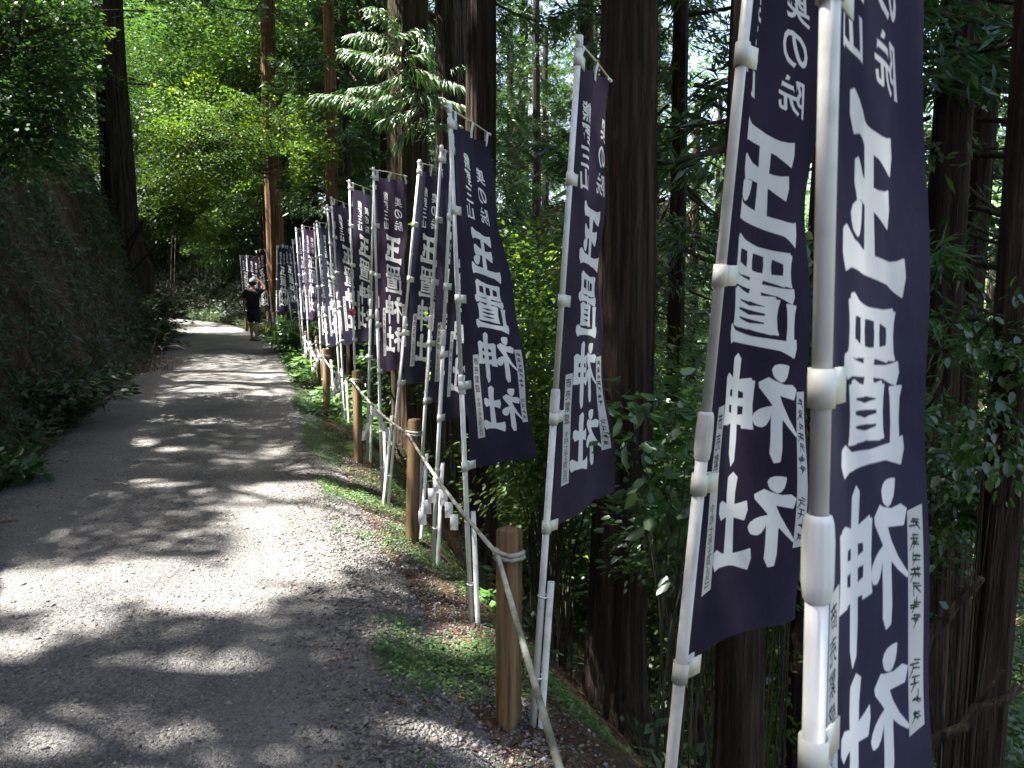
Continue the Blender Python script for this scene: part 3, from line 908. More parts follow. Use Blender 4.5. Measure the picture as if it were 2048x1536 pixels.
# ------------------------------------------------------------------ the banner print (drawn here as brush strokes)
IW, IH = 640, 1920
def raster_strokes(strokes, x0, y0, wd, ht, img):
    """strokes: polylines of (x, y, r) in a unit box, r in units of the box width"""
    px_per = wd
    for st in strokes:
        st = [(x0 + a * wd, y0 + b * ht, max(c, .012) * px_per) for a, b, c in st]
        # resample smoothly
        P = np.array(st)
        if len(P) > 2:
            P = np.column_stack([catmull(P[:, :2].tolist(), 6), np.interp(np.linspace(0, len(P) - 1, (len(P) - 1) * 6 + 1), np.arange(len(P)), P[:, 2])])
        for (xa, ya, ra), (xb, yb, rb) in zip(P[:-1], P[1:]):
            m = max(ra, rb) + 2
            X0, X1 = int(max(0, min(xa, xb) - m)), int(min(IW, max(xa, xb) + m + 1)); Y0, Y1 = int(max(0, min(ya, yb) - m)), int(min(IH, max(ya, yb) + m + 1))
            if X1 <= X0 or Y1 <= Y0: continue
            yy, xx = np.mgrid[Y0:Y1, X0:X1]
            dx, dy = xb - xa, yb - ya; l2 = dx * dx + dy * dy + 1e-9
            t = np.clip(((xx - xa) * dx + (yy - ya) * dy) / l2, 0, 1)
            dist = np.hypot(xx - xa - t * dx, yy - ya - t * dy) - (ra + (rb - ra) * t)
            img[Y0:Y1, X0:X1] = np.maximum(img[Y0:Y1, X0:X1], np.clip(.5 - dist, 0, 1))

def poly_fill(polys, x0, y0, wd, ht, img, ss=3):
    """even-odd fill of closed outlines in a unit box"""
    yy = (np.arange(IH * 1) + .5)
    for po in polys:
        P = np.array([(x0 + a * wd, y0 + (b - .16 * (a - .5)) * ht) for a, b in po])
        X0, X1 = int(max(0, P[:, 0].min() - 1)), int(min(IW, P[:, 0].max() + 2)); Y0, Y1 = int(max(0, P[:, 1].min() - 1)), int(min(IH, P[:, 1].max() + 2))
        acc = np.zeros((Y1 - Y0, X1 - X0))
        for a in range(ss):
            for b in range(ss):
                ys, xs = np.mgrid[Y0:Y1, X0:X1].astype(float)
                ys += (a + .5) / ss; xs += (b + .5) / ss
                ins = np.zeros(acc.shape, bool)
                Q = np.roll(P, -1, 0)
                for (xa, ya), (xb, yb) in zip(P, Q):
                    c = (ya > ys) != (yb > ys)
                    if ya != yb:
                        ins ^= c & (xs < (xb - xa) * (ys - ya) / (yb - ya) + xa)
                acc += ins
        img[Y0:Y1, X0:X1] = np.maximum(img[Y0:Y1, X0:X1], acc / ss ** 2)

# outlines and strokes of the four large brush characters (written side)
def bar(x0, x1, y, h, tilt=0., flare=.045, sag=.02):
    """a horizontal brush stroke that swells and flares at both ends"""
    return [(x0, y - h / 2 - flare * .9 + tilt), (x0 + .07, y - h / 2 - flare * .3 + tilt), (x0 + .16, y - h / 2 + sag * .4 + tilt * .6), ((x0 + x1) / 2, y - h / 2 + sag), (x1 - .16, y - h / 2 + sag * .4 - tilt * .6), (x1 - .05, y - h / 2 - flare - tilt), (x1, y - h / 2 - flare * .4 - tilt),
            (x1 + .005, y + h * .2 - tilt), (x1 - .04, y + h / 2 + flare * .9 - tilt), (x1 - .12, y + h / 2 + flare * .2 - tilt), (x1 - .25, y + h / 2 - tilt * .4), ((x0 + x1) / 2, y + h / 2 - sag * .3), (x0 + .2, y + h / 2 + tilt * .4), (x0 + .09, y + h / 2 + flare * .7 + tilt), (x0 + .02, y + h / 2 + flare * 1.2 + tilt), (x0 - .01, y + tilt)]
def vbar(x, y0, y1, w, fl=.02):
    return [(x - w / 2 - fl, y0), (x + w / 2 + fl * .6, y0 + .01), (x + w / 2, y0 + .08), (x + w * .42, (y0 + y1) / 2), (x + w / 2, y1 - .05), (x + w / 2 + fl, y1), (x - w / 2 - fl, y1), (x - w / 2, y1 - .05), (x - w * .42, (y0 + y1) / 2), (x - w / 2, y0 + .08)]
def drop(x0, y0, x1, y1, w):
    """a teardrop dot that grows from (x0,y0) to (x1,y1)"""
    a = np.array([x0, y0]); b_ = np.array([x1, y1]); d = (b_ - a); L_ = np.linalg.norm(d); d = d / L_; n_ = np.array([-d[1], d[0]])
    prof = [(0, 0), (.2, .22), (.45, .42), (.7, .5), (.88, .42), (.98, .18), (1.02, 0)]
    return [tuple(a + d * t * L_ + n_ * q * w) for t, q in prof] + [tuple(a + d * t * L_ - n_ * q * w) for t, q in prof[::-1][1:-1]]

TAMA = [bar(.15, .88, .12, .15, .012), bar(.2, .82, .47, .15, .012), bar(.02, .98, .885, .15, .012, .05), vbar(.5, .1, .9, .155), drop(.66, .56, .84, .74, .18)]
OKI = ([bar(.14, .86, .055, .085, .008, .02), bar(.19, .81, .29, .07, 0, .015), vbar(.18, .02, .33, .1), vbar(.83, .02, .33, .1), vbar(.39, .06, .29, .075, .005), vbar(.61, .06, .29, .075, .005),
        bar(.08, .94, .40, .085, .012, .03), vbar(.51, .33, .50, .12),
        bar(.3, .83, .52, .075, 0, .015), bar(.3, .83, .79, .07, 0, .01), vbar(.335, .49, .83, .12), vbar(.80, .49, .83, .12), bar(.34, .8, .612, .045, 0, .004), bar(.34, .8, .70, .045, 0, .004),
        bar(.03, .98, .925, .10, .0, .04), vbar(.115, .50, .95, .1, .025)])
SHIME = [drop(.12, .02, .27, .145, .17), [(.0, .235), (.06, .2), (.16, .215), (.27, .19), (.33, .165), (.42, .225), (.41, .27), (.33, .36), (.22, .50), (.1, .62), (.0, .70), (-.01, .68), (.10, .54), (.18, .41), (.22, .315), (.14, .325), (.03, .335)],
         [(.17, .43), (.27, .36), (.29, .48), (.285, .75), (.29, .9), (.25, .985), (.19, .97), (.175, .85), (.18, .6)], drop(.29, .44, .44, .63, .15)]
SHIN = SHIME + [bar(.5, .97, .27, .10, .0, .025), bar(.5, .95, .60, .085, 0, .012), bar(.52, .94, .435, .065, 0, .004), vbar(.535, .22, .68, .125, .01), vbar(.935, .22, .66, .125, .01),
                [(.66, .03), (.72, -.01), (.80, .04), (.81, .2), (.805, .7), (.80, .93), (.755, 1.05), (.70, 1.0), (.685, .8), (.69, .3)]]
SHA = SHIME + [bar(.5, .94, .385, .12, .005, .035), bar(.44, 1.0, .89, .13, .01, .04), [(.63, .05), (.70, .0), (.79, .05), (.80, .2), (.79, .5), (.80, .9), (.66, .9), (.67, .5), (.66, .2)]]

def text_tris(ch, off):
    c = bpy.data.curves.new('print', 'FONT'); c.body = ch; c.offset = off; c.resolution_u = 3
    o = bpy.data.objects.new('print', c); COL.objects.link(o)
    dg = bpy.context.evaluated_depsgraph_get()
    me = bpy.data.meshes.new_from_object(o.evaluated_get(dg))
    me.calc_loop_triangles()
    V = np.array([v.co[:2] for v in me.vertices]); T = np.array([t.vertices[:] for t in me.loop_triangles])
    bpy.data.objects.remove(o); bpy.data.curves.remove(c); bpy.data.meshes.remove(me)
    return V, T
_glyph = {}
def raster_char(ch, cx_, cy_, wd, ht, img, off=.02, slant=0., val=1., wob=0.):
    if (ch, off) not in _glyph: _glyph[(ch, off)] = text_tris(ch, off)
    V, T = _glyph[(ch, off)]
    lo, hi = V.min(0), V.max(0); sz = np.maximum(hi - lo, .55 if ch not in '一' else .3)
    mid = (lo + hi) / 2
    X = cx_ + ((V[:, 0] - mid[0]) / max(sz[0], .8) + slant * (V[:, 1] - mid[1])) * wd
    Y = cy_ - ((V[:, 1] - mid[1]) / max(sz[1], .8) - wob * (V[:, 0] - mid[0])) * ht
    for t in T:
        x_ = X[t]; y_ = Y[t]
        X0, X1 = int(max(0, x_.min() - 1)), int(min(IW, x_.max() + 2)); Y0, Y1 = int(max(0, y_.min() - 1)), int(min(IH, y_.max() + 2))
        if X1 <= X0 or Y1 <= Y0: continue
        yy, xx = np.mgrid[Y0:Y1, X0:X1] + .5
        d = (y_[1] - y_[2]) * (x_[0] - x_[2]) + (x_[2] - x_[1]) * (y_[0] - y_[2])
        if abs(d) < 1e-9: continue
        a = ((y_[1] - y_[2]) * (xx - x_[2]) + (x_[2] - x_[1]) * (yy - y_[2])) / d
        b_ = ((y_[2] - y_[0]) * (xx - x_[2]) + (x_[0] - x_[2]) * (yy - y_[2])) / d
        ins = (a >= -.02) & (b_ >= -.02) & (a + b_ <= 1.02)
        img[Y0:Y1, X0:X1] = np.maximum(img[Y0:Y1, X0:X1], ins * val)

def blur(img):
    k = img.copy()
    k[1:-1] = (img[:-2] + 2 * img[1:-1] + img[2:]) / 4
    q = k.copy(); q[:, 1:-1] = (k[:, :-2] + 2 * k[:, 1:-1] + k[:, 2:]) / 4
    return q

def banner_image(name, wish, seed):
    """R: white lettering, G: paper strips, B: ink on the strips. x runs from the free edge (0) to the pole edge (1)"""
    r = np.random.default_rng(seed)
    w_ = np.zeros((IH, IW)); strip = np.zeros((IH, IW)); ink = np.zeros((IH, IW))
    def U(u): return (1 - u) * IW
    # big characters
    cw = .60 * IW; cx0 = U(.565) - cw / 2
    for po, v0, v1 in ((TAMA, .293, .432), (OKI, .449, .592), (SHIN, .606, .752), (SHA, .768, .905)):
        poly_fill(po, cx0, v0 * IH, cw, (v1 - v0) * IH, w_)
    for _ in range(2):                      # the dye resist spreads a little: fatter strokes
        q = w_.copy(); q[1:] = np.maximum(q[1:], w_[:-1]); q[:-1] = np.maximum(q[:-1], w_[1:]); q[:, 1:] = np.maximum(q[:, 1:], w_[:, :-1]); q[:, :-1] = np.maximum(q[:, :-1], w_[:, 1:]); w_ = q
    for i, ch in enumerate("熊野三山"):
        raster_char(ch, U(.34), (.092 + .049 * i) * IH, .185 * IW, .0445 * IH, w_, .02, .12, wob=-.14)
    for i, ch in enumerate("奥の院"):
        raster_char(ch, U(.73), (.115 + .062 * i) * IH, .20 * IW, .05 * IH, w_, .016, .12, wob=-.14)
    # paper strips
    for u0, u1, v0, v1 in ((.14, .255, .665, .915), (.87, .965, .655, .885)):
        strip[int(v0 * IH):int(v1 * IH), int(U(u1)):int(U(u0))] = 1
    for i, ch in enumerate(wish):
        raster_char(ch, U(.1975), (.685 + .0265 * i) * IH, .078 * IW, .0225 * IH, ink, .006, .1, wob=-.05)
    for i, ch in enumerate("令和七年五月吉日"):
        raster_char(ch, U(.1975), (.80 + .0145 * i) * IH, .058 * IW, .0135 * IH, ink, .004, .1)
    # the other strip's brush writing cannot be read: loose ink strokes
    st = []
    for i in range(13):
        if i in (7, 8): continue
        y0_ = (.664 + .0163 * i - .66) / .22; hh_ = .0150 / .22
        for q in range(r.integers(2, 5)):
            y_ = y0_ + hh_ * (.12 + .76 * r.random()); a_ = .08 + .2 * r.random()
            st.append([(a_, y_ + .1 * hh_, .025), (a_ + .3 + .4 * r.random(), y_ - .10 * hh_ - .1 * hh_ * r.random(), .042)])
        for q in range(r.integers(1, 3)):
            x_ = .2 + .6 * r.random(); st.append([(x_, y0_ + .3 * hh_ * r.random(), .04), (x_ + r.normal(0, .07), y0_ + hh_ * (.55 + .4 * r.random()), .028)])
        for q in range(r.integers(1, 3)):
            x_ = .3 + .4 * r.random(); d_ = -1 if r.random() < .5 else 1
            st.append([(x_, y0_ + .45 * hh_, .045), (x_ + d_ * .32, y0_ + .95 * hh_, .03)])
    raster_strokes(st, U(.957), .66 * IH, .08 * IW, .22 * IH, ink)
    w_ = blur(w_); ink = blur(ink) * strip
    im = bpy.data.images.new(name, IW, IH, alpha=False, float_buffer=False)
    im.colorspace_settings.name = 'Non-Color'
    px = np.ones((IH, IW, 4), np.float32)
    px[:, :, 0] = w_[::-1]; px[:, :, 1] = strip[::-1]; px[:, :, 2] = ink[::-1]
    im.pixels.foreach_set(px.ravel()); im.update(); im.pack()
    return im

IMG = [banner_image("shrine_banner_print", "商売繁盛", 3), banner_image("shrine_banner_print", "家内安全", 8)]

def cloth_mat(name, col, im):
    m, nt, out = new_mat(name)
    uv = N(nt, "ShaderNodeUVMap"); uv.uv_map = "UVMap"
    t = N(nt, "ShaderNodeTexImage"); t.image = im; t.interpolation = 'Cubic'; t.extension = 'EXTEND'
    nt.links.new(uv.outputs[0], t.inputs[0])
    se = N(nt, "ShaderNodeSeparateColor"); nt.links.new(t.outputs[0], se.inputs[0])
    tc = N(nt, "ShaderNodeTexCoord")
    n = N(nt, "ShaderNodeTexNoise"); n.inputs["Scale"].default_value = 2.2; n.inputs["Detail"].default_value = 8; n.inputs["Roughness"].default_value = .65
    nt.links.new(tc.outputs["Object"], n.inputs["Vector"])
    dye = ramp(nt, [(.3, tuple(c * .72 for c in col)), (.7, tuple(c * 1.38 for c in col))]); nt.links.new(n.outputs["Fac"], dye.inputs[0])
    a = N(nt, "ShaderNodeMix", data_type='RGBA'); nt.links.new(se.outputs[0], a.inputs[0]); nt.links.new(dye.outputs[0], a.inputs[6]); a.inputs[7].default_value = (.80, .80, .80, 1)
    b = N(nt, "ShaderNodeMix", data_type='RGBA'); nt.links.new(se.outputs[1], b.inputs[0]); nt.links.new(a.outputs[2], b.inputs[6]); b.inputs[7].default_value = (.62, .62, .61, 1)
    c = N(nt, "ShaderNodeMix", data_type='RGBA'); nt.links.new(se.outputs[2], c.inputs[0]); nt.links.new(b.outputs[2], c.inputs[6]); c.inputs[7].default_value = (.03, .03, .035, 1)
    d = N(nt, "ShaderNodeBsdfDiffuse"); tr = N(nt, "ShaderNodeBsdfTranslucent"); d.inputs["Roughness"].default_value = .8
    nt.links.new(c.outputs[2], d.inputs[0]); nt.links.new(c.outputs[2], tr.inputs[0])
    wv = N(nt, "ShaderNodeTexNoise"); wv.inputs["Scale"].default_value = 9; wv.inputs["Detail"].default_value = 7; wv.inputs["Roughness"].default_value = .62; wv.inputs["Distortion"].default_value = .5
    mp = N(nt, "ShaderNodeMapping"); mp.inputs["Scale"].default_value = (1, 1, .5)
    nt.links.new(tc.outputs["Object"], mp.inputs[0]); nt.links.new(mp.outputs[0], wv.inputs["Vector"])
    bp = N(nt, "ShaderNodeBump"); bp.inputs["Strength"].default_value = .55; bp.inputs["Distance"].default_value = .02
    nt.links.new(wv.outputs["Fac"], bp.inputs["Height"]); nt.links.new(bp.outputs[0], d.inputs["Normal"])
    mx = N(nt, "ShaderNodeMixShader"); mx.inputs[0].default_value = .32
    nt.links.new(d.outputs[0], mx.inputs[1]); nt.links.new(tr.outputs[0], mx.inputs[2])
    nt.links.new(mx.outputs[0], out.inputs[0])
    return m

NAVY = (.036, .032, .052); SUNLIT_PURPLE = (.062, .038, .084); BROWN = (.045, .026, .026); BLUE = (.035, .042, .085)  # the purple has the sun's tint on the cloth put into its colour
CLOTH = {}
def get_cloth(c, i):
    if (c, i) not in CLOTH: CLOTH[(c, i)] = cloth_mat("dyed_banner_cloth", c, IMG[i])
    return CLOTH[(c, i)]
def plastic(name, col, rough, dirt=.0):
    m, nt, b = pbr(name, col, rough, .45)
    tc = N(nt, "ShaderNodeTexCoord"); n = N(nt, "ShaderNodeTexNoise"); n.inputs["Scale"].default_value = 14; n.inputs["Detail"].default_value = 5
    nt.links.new(tc.outputs["Object"], n.inputs["Vector"])
    r = ramp(nt, [(.28, tuple(c * (.55 if dirt == 1 else (.72 if dirt else .85)) for c in col)), (.5, col), (.8, tuple(min(.85, c * 1.06) for c in col))])
    nt.links.new(n.outputs["Fac"], r.inputs[0]); nt.links.new(r.outputs[0], b.inputs["Base Color"])
    return m
M['pole'] = plastic("pole_white_plastic", (.68, .68, .655), .42, .2)
M['strap'] = plastic("strap_milky_plastic", (.66, .66, .58), .45)
M['stake'] = plastic("stake_white_paint", (.66, .66, .62), .5, 1)
M['ring'] = plastic("ring_white_plastic", (.75, .75, .74), .4)
M['barwood'] = plastic("crossbar_pale", (.66, .58, .42), .45)

def tube_ring(b, c, axis, r0, r1, h, n=20):
    """a hollow band: outer radius r1, inner r0, height h, round axis through c"""
    axis = np.asarray(axis, float) / np.linalg.norm(axis)
    a = np.cross(axis, [0.3, .9, .1]); a /= np.linalg.norm(a); d = np.cross(axis, a)
    th = np.arange(n) * 2 * math.pi / n
    circ = np.cos(th)[:, None] * a + np.sin(th)[:, None] * d
    V = np.concatenate([c - axis * h / 2 + circ * r0, c - axis * h / 2 + circ * r1, c + axis * h / 2 + circ * r1, c + axis * h / 2 + circ * r0])
    j = np.arange(n); k = (j + 1) % n
    Q = np.concatenate([np.stack([g * n + j, g * n + k, ((g + 1) % 4) * n + k, ((g + 1) % 4) * n + j], 1) for g in range(4)])
    b.add(V, Q)

def find_dir(p, px_t, Wd, far=True):
    """horizontal direction that brings a point Wd away from p onto the picture column px_t"""
    ph = np.linspace(0, 2 * math.pi, 721)[:-1]
    Q = np.stack([p[0] + Wd * np.cos(ph), p[1] + Wd * np.sin(ph), np.full(720, p[2])], 1)
    x, y, F = to_px(Q)
    dep = F - (p[0] * Fh[0] + p[1] * Fh[1])
    cost = np.abs(x - px_t) + np.where(dep < -.02, 1e5, 0)
    k = cost.argmin()
    return ph[k]

CW = .60
BAN = []
def banner(label, A, B, L, top, bar_end, br_x, col=NAVY, img=0, wave=.02, seed=0, reverse=False, vtop=0.0, near=False, grp="shrine banners lined up along the road edge", br_top=None):
    """A, B: picture points on the pole at cloth heights vtop and 1; L: metres between them; top: pole tip"""
    r = np.random.default_rng(300 + seed)
    rA, uA = px_ray(*A); rB, uB = px_ray(*B)
    D = L / math.hypot(rA - rB, uA - uB)
    PA, PB = at(*A, D), at(*B, D)
    ax = (PA - PB) / L                                   # up along the pole
    if seed == 1: PB = PB + ax * .032
    P1 = PB; P0 = PB + ax * 1.8                          # hem and top of the cloth on the pole
    if top is None: tip = P0 + ax * .07
    else:
        tip = P0 + ax * min(.14, max(.05, (at(*top, D) - P0) @ ax))
    g = PB.copy()
    for _ in range(6):                                   # run the pole down to the ground
        zg = ground(g[0], g[1]); g = PB + ax * ((zg - .02 - PB[2]) / ax[2])
    root = thing("shrine_banner", label, "banner", g, grp)
    # direction of the cloth at its top and its hem
    pt = P0 + (0, 0, .0)
    if bar_end is not None:
        a0 = find_dir(P0, bar_end[0], CW)
    elif br_top is not None:
        Pm = PB + ax * (1.8 * (1 - br_top[1])); a0 = find_dir(Pm, br_top[0], CW * .97)
    a1 = find_dir(P1, br_x, CW * .95)
    dlt = (a1 - a0 + math.pi) % (2 * math.pi) - math.pi
    dlt = max(-.9, min(.9, dlt))
    dirv = lambda a: np.array([math.cos(a), math.sin(a), 0.0])
    bend = 0.0
    if bar_end is not None:
        e = P0 + dirv(a0) * CW
        Fe = e[0] * Fh[0] + e[1] * Fh[1]
        ze = at(bar_end[0], bar_end[1], Fe)[2]
        bend = max(-.10, min(.06, ze - (tip[2] - .04)))
    # ---- cloth
    nu, nv = (40, 130) if near else ((26, 80) if D < 8 else (16, 40))
    u = np.linspace(0, 1, nu); v = np.linspace(0, 1, nv)
    UU, VV = np.meshgrid(u, v, indexing='ij')
    ang = a0 + dlt * (VV ** 1.3)
    base = P0[None, None] + (P1 - P0)[None, None] * VV[..., None]
    dr = np.stack([np.cos(ang), np.sin(ang), np.zeros_like(ang)], -1); nr = np.stack([-np.sin(ang), np.cos(ang), np.zeros_like(ang)], -1)
    ph = r.random(4) * 6.28
    fold = wave * (UU ** .8) * (np.sin(6.0 * UU + 1.6 * VV + ph[0]) * (1 - .35 * VV) + .55 * np.sin(11 * UU - 3 * VV + ph[1]) * (1 - .6 * VV) + .5 * np.sin(4.2 * VV + ph[2]) * UU)
    fold += .006 * np.sin(23 * UU + 6 * VV + ph[3]) * (1 - VV) ** 2 + (.35 if seed == 1 else 1) * (.012 * UU ** 4 * np.sin(9 * VV + ph[1]) + .010 * UU ** 6 * np.sin(21 * VV + ph[2]))
    off = .028 + UU * (CW - .028) * (1 - .6 * (wave / .06) ** 2 * .12)
    curl = {1: .42, 2: .55, 3: .25, 4: .15}.get(seed, .1)
    ca = ang + curl * (.42 - UU)
    st_ = np.stack([np.cos(ca), np.sin(ca), np.zeros_like(ca)], -1) * np.gradient(off, axis=0)[..., None]
    run = np.cumsum(st_, axis=0) - st_[:1] * .5 + np.stack([np.cos(ca[:1]), np.sin(ca[:1]), np.zeros_like(ca[:1])], -1) * off[:1][..., None]
    P = base + run + nr * fold[..., None]
    loops_u = [.04, .5, .96]
    dip = -.012 * np.sin(np.clip(UU, 0, 1) * 2 * math.pi) ** 2 * np.exp(-VV * 9)
    P[..., 2] += bend * UU * (1 - .5 * VV) + dip - .018 * (UU ** 2) * VV * np.sin(3 + ph[1]) * 2
    # slack between the straps along the pole
    slack = .012 * np.abs(np.sin(VV * 4 * math.pi)) * (1 - UU) ** 3
    P += dr * slack[..., None]
    I = np.arange(nu * nv).reshape(nu, nv)
    Q = np.stack([I[:-1, :-1], I[1:, :-1], I[1:, 1:], I[:-1, 1:]], -1).reshape(-1, 4)
    uv = np.stack([1 - UU, 1 - VV], -1).reshape(-1, 2)
    obj("cloth", mesh_np("cloth", P.reshape(-1, 3), Q, smooth=True, uv=uv), get_cloth(tuple(c * k for c, k in zip(col, np.array([1.0, 1.0, 1.0]) * (.85 + .5 * r.random()) * np.array([1 + .05 * r.normal(), 1, 1 + .06 * r.normal()]))), img), root)
    # ---- pole: lower tube, sleeve, upper tube, cap
    vj = {1: .612, 2: .69, 3: .715, 4: .745}.get(seed, .66 + .05 * r.random())
    J = P0 + (P1 - P0) * vj
    nseg = 20 if D < 4 else 10
    b = MB(); b.tube([g - ax * .05, J], .0135, nseg); obj("lower_tube", b, M['pole'], root, True)
    b = MB(); b.tube([J, tip - ax * .03], .0112, nseg); obj("upper_tube", b, M['pole'], root, True)
    b = MB()
    if D < 4:
        th = np.arange(48) * 2 * math.pi / 48; a_ = np.cross(ax, [1, 0, 0]); a_ /= np.linalg.norm(a_); c_ = np.cross(ax, a_)
        V = []; hs = [(-.055, .0140), (-.05, .0165), (-.03, .0182), (.02, .0182), (.042, .0168), (.05, .0150), (.052, .0120)]
        for h_, R_ in hs:
            R = R_ * (1 + (.035 * np.sign(np.sin(12 * th)) if -.04 < h_ < .045 else 0))
            V.append(J + ax * h_ + (np.cos(th) * R)[:, None] * a_ + (np.sin(th) * R)[:, None] * c_)
        i = np.arange(len(hs) - 1)[:, None] * 48; j = np.arange(48)[None]; k = (j + 1) % 48
        b.add(np.concatenate(V), np.stack([i + j, i + k, i + 48 + k, i + 48 + j], -1).reshape(-1, 4))
    else:
        b.tube([J - ax * .055, J - ax * .04, J + ax * .04, J + ax * .05], [.014, .0178, .0178, .0125], nseg)
    obj("sleeve", b, M['pole'], root, True)
    b = MB(); b.tube([tip - ax * .045, tip - ax * .04, tip - ax * .003, tip], [.0115, .0145, .0145, .011], nseg); obj("cap", b, M['pole'], root, True)
    # ---- crossbar through the cap and the loops on it
    d0 = dirv(a0)
    bs = tip - ax * .024
    be = bs + d0 * (CW + .03) + np.array([0, 0, bend])
    b0 = bs - d0 * .065 - np.array([0, 0, bend * .1])
    bdir = (be - bs) / np.linalg.norm(be - bs)
    b = MB(); b.tube([b0, bs, bs * .5 + be * .5 + (0, 0, .006), be], .0042, 8); obj("crossbar", b, M['barwood'], root, True)
    b = MB(); b.tube([be - bdir * .012, be + bdir * .012], .0075, 8); obj("end_cap", b, M['pole'], root, True)
    for q in loops_u:
        c0 = bs + (be - bs) * q * (CW / (CW + .03)); iu = int(round(q * (nu - 1)))
        ed = P[iu, 0]
        c0 = bs + d0 * ((ed - bs) @ d0) + np.array([0, 0, bend * q])
        b = MB()
        prof = [ed + nr[iu, 0] * .003 - (0, 0, .03), ed + nr[iu, 0] * .004, c0 + nr[iu, 0] * .0062, c0 + np.array([0, 0, .0065]), c0 - nr[iu, 0] * .0062, ed - nr[iu, 0] * .004, ed - nr[iu, 0] * .003 - (0, 0, .03)]
        w_ = dr[iu, 0] * .017
        V = np.concatenate([np.array(prof) - w_, np.array(prof) + w_]); m_ = len(prof)
        b.add(V, [(i, i + 1, m_ + i + 1, m_ + i) for i in range(m_ - 1)])
        obj("hanging_loop", b, M['strap'], root)
    # ---- straps holding the cloth's side to the pole
    for q in (0.012, .25, .5, .75, .988):
        c = P0 + (P1 - P0) * q
        iv = int(round(q * (nv - 1)))
        R = (.0112 if q < vj else .0135)
        b = MB(); tube_ring(b, c, ax, R + .0028, R + .0042, .046, 20)
        dd = dr[0, iv]; nn = nr[0, iv]
        tilt = np.array([0, 0, r.normal(0, .004)]); nn = nn * 2.2
        for sg in (1, -1):
            p0 = c + dd * (R + .001) + nn * sg * .0022; p1 = c + dd * (R + .060) + nn * sg * .0035 + tilt
            V = [p0 - ax * .022, p1 - ax * .022, p1 + ax * .022, p0 + ax * .022, p0 - ax * .022 + nn * sg * .0012, p1 - ax * .022 + nn * sg * .0012, p1 + ax * .022 + nn * sg * .0012, p0 + ax * .022 + nn * sg * .0012]
            b.add(V, [(0, 1, 2, 3), (4, 7, 6, 5), (0, 4, 5, 1), (1, 5, 6, 2), (2, 6, 7, 3), (3, 7, 4, 0)])
        obj("strap", b, M['strap'], root)
    BAN.append((root, g, ax, D, a0))
    return root

def ordlab(t): return t
V25 = 1.35
banner("nearest navy shrine banner, so close that its top and hem leave the picture", (1660, 20), (1611, 2215), V25, None, None, 1838, NAVY, 0, .005, 1, near=True, br_top=(1800, .28))
banner("second nearest navy banner on a leaning pole, its top out of the picture", (1484, 109), (1359, 1362), V25, None, None, 1572, NAVY, 0, .030, 2, near=True, br_top=(1606, .26))
banner("navy banner hanging before the massive trunk, gathered in deep folds under its crossbar", (1157, 105), (1092, 1065), 1.8, (1152, 70), (1216, 165), 1222, NAVY, 0, .035, 3, near=True)
banner("navy banner with its wide flared hem hanging over the second fence post's rope", (900, 238), (930, 941), 1.8, (893, 208), (976, 272), 1066, NAVY, 0, .016, 4, near=True)
banner("navy banner mostly hidden behind the pole and cloth of the flared banner", (905, 293), (879, 843), 1.8, (908, 268), (978, 323), 938, NAVY, 1, .02, 5)
banner("narrow dark banner on the long slanting pole left of the flared banner", (882, 312), (851, 808), 1.8, (879, 290), (948, 335), 925, NAVY, 0, .02, 6)
banner("dark banner with dazzling sunlit lettering on a pole leaning right", (838, 338), (798, 772), 1.8, (835, 319), (882, 342), 884, NAVY, 1, .015, 7)
banner("plum tinted banner seen nearly square on, its whole crossbar visible", (747, 350), (758, 748), 1.8, (742, 334), (810, 355), 806, (.046, .034, .058), 0, .012, 8)
banner("navy banner hidden behind the plum tinted one, its pole crossing beside it", (747, 370), (739, 719), 1.8, (747, 352), (800, 385), 775, NAVY, 1, .02, 9)
banner("navy banner carrying a small red heart tag on its pole", (699, 373), (708, 684), 1.8, (694, 360), (745, 385), 748, NAVY, 0, .022, 10)
banner("navy banner just left of the one with the red heart tag", (663, 403), (682, 686), 1.8, (659, 393), (702, 414), 730, NAVY, 1, .022, 11)
banner("navy banner overlapped by its neighbour, second left of the red heart tag", (655, 418), (675, 692), 1.8, (651, 409), (690, 428), 712, NAVY, 0, .02, 12)
banner("dark banner behind the fence post with white paper, third left of the heart tag", (634, 450), (655, 694), 1.8, (632, 441), (667, 452), 692, (.03, .032, .05), 1, .02, 13)
banner("dark banner in the bundle of crossing poles beside the bright purple banner", (629, 456), (641, 690), 1.8, (629, 447), (655, 462), 664, (.03, .032, .05), 0, .02, 14)
banner("bright purple sunlit banner in the far half of the row", (605, 456), (615, 640), 1.8, (602, 450), (629, 457), 637, SUNLIT_PURPLE, 0, .012, 15)
banner("dark purple banner just left of the bright purple one", (585, 484), (600, 653), 1.8, (582, 478), (606, 481), 620, (.05, .036, .08), 1, .012, 16)
banner("blue tinted banner peeking out above the dark purple one", (592, 460), (604, 640), 1.8, (589, 455), (610, 461), 624, BLUE, 0, .012, 17)
banner("slim blue banner right of the dark one with clear mirrored lettering, far down the row", (565, 493), (580, 615), 1.8, (564, 488), (582, 495), 594, BLUE, 1, .012, 18)
banner("dark far banner with clear mirrored lettering, right of the tawny trunk", (554, 494), (553, 624), 1.8, (552, 490), (572, 494), 576, (.028, .028, .045), 0, .01, 19)
banner("dark banner hanging close behind the brown one, before the tawny trunk", (541, 506), (548, 616), 1.8, (540, 502), (554, 511), 556, (.028, .028, .045), 1, .012, 21)
banner("brown far banner turned the other way so its lettering reads normally", (532, 500), (543, 621), 1.8, (532, 496), (512, 503), 525, BROWN, 0, .012, 20)
banner("purple banner directly behind the walking person's raised arm", (493, 513), (500, 628), 1.8, (492, 510), (516, 515), 520, (.05, .034, .075), 1, .01, 22)
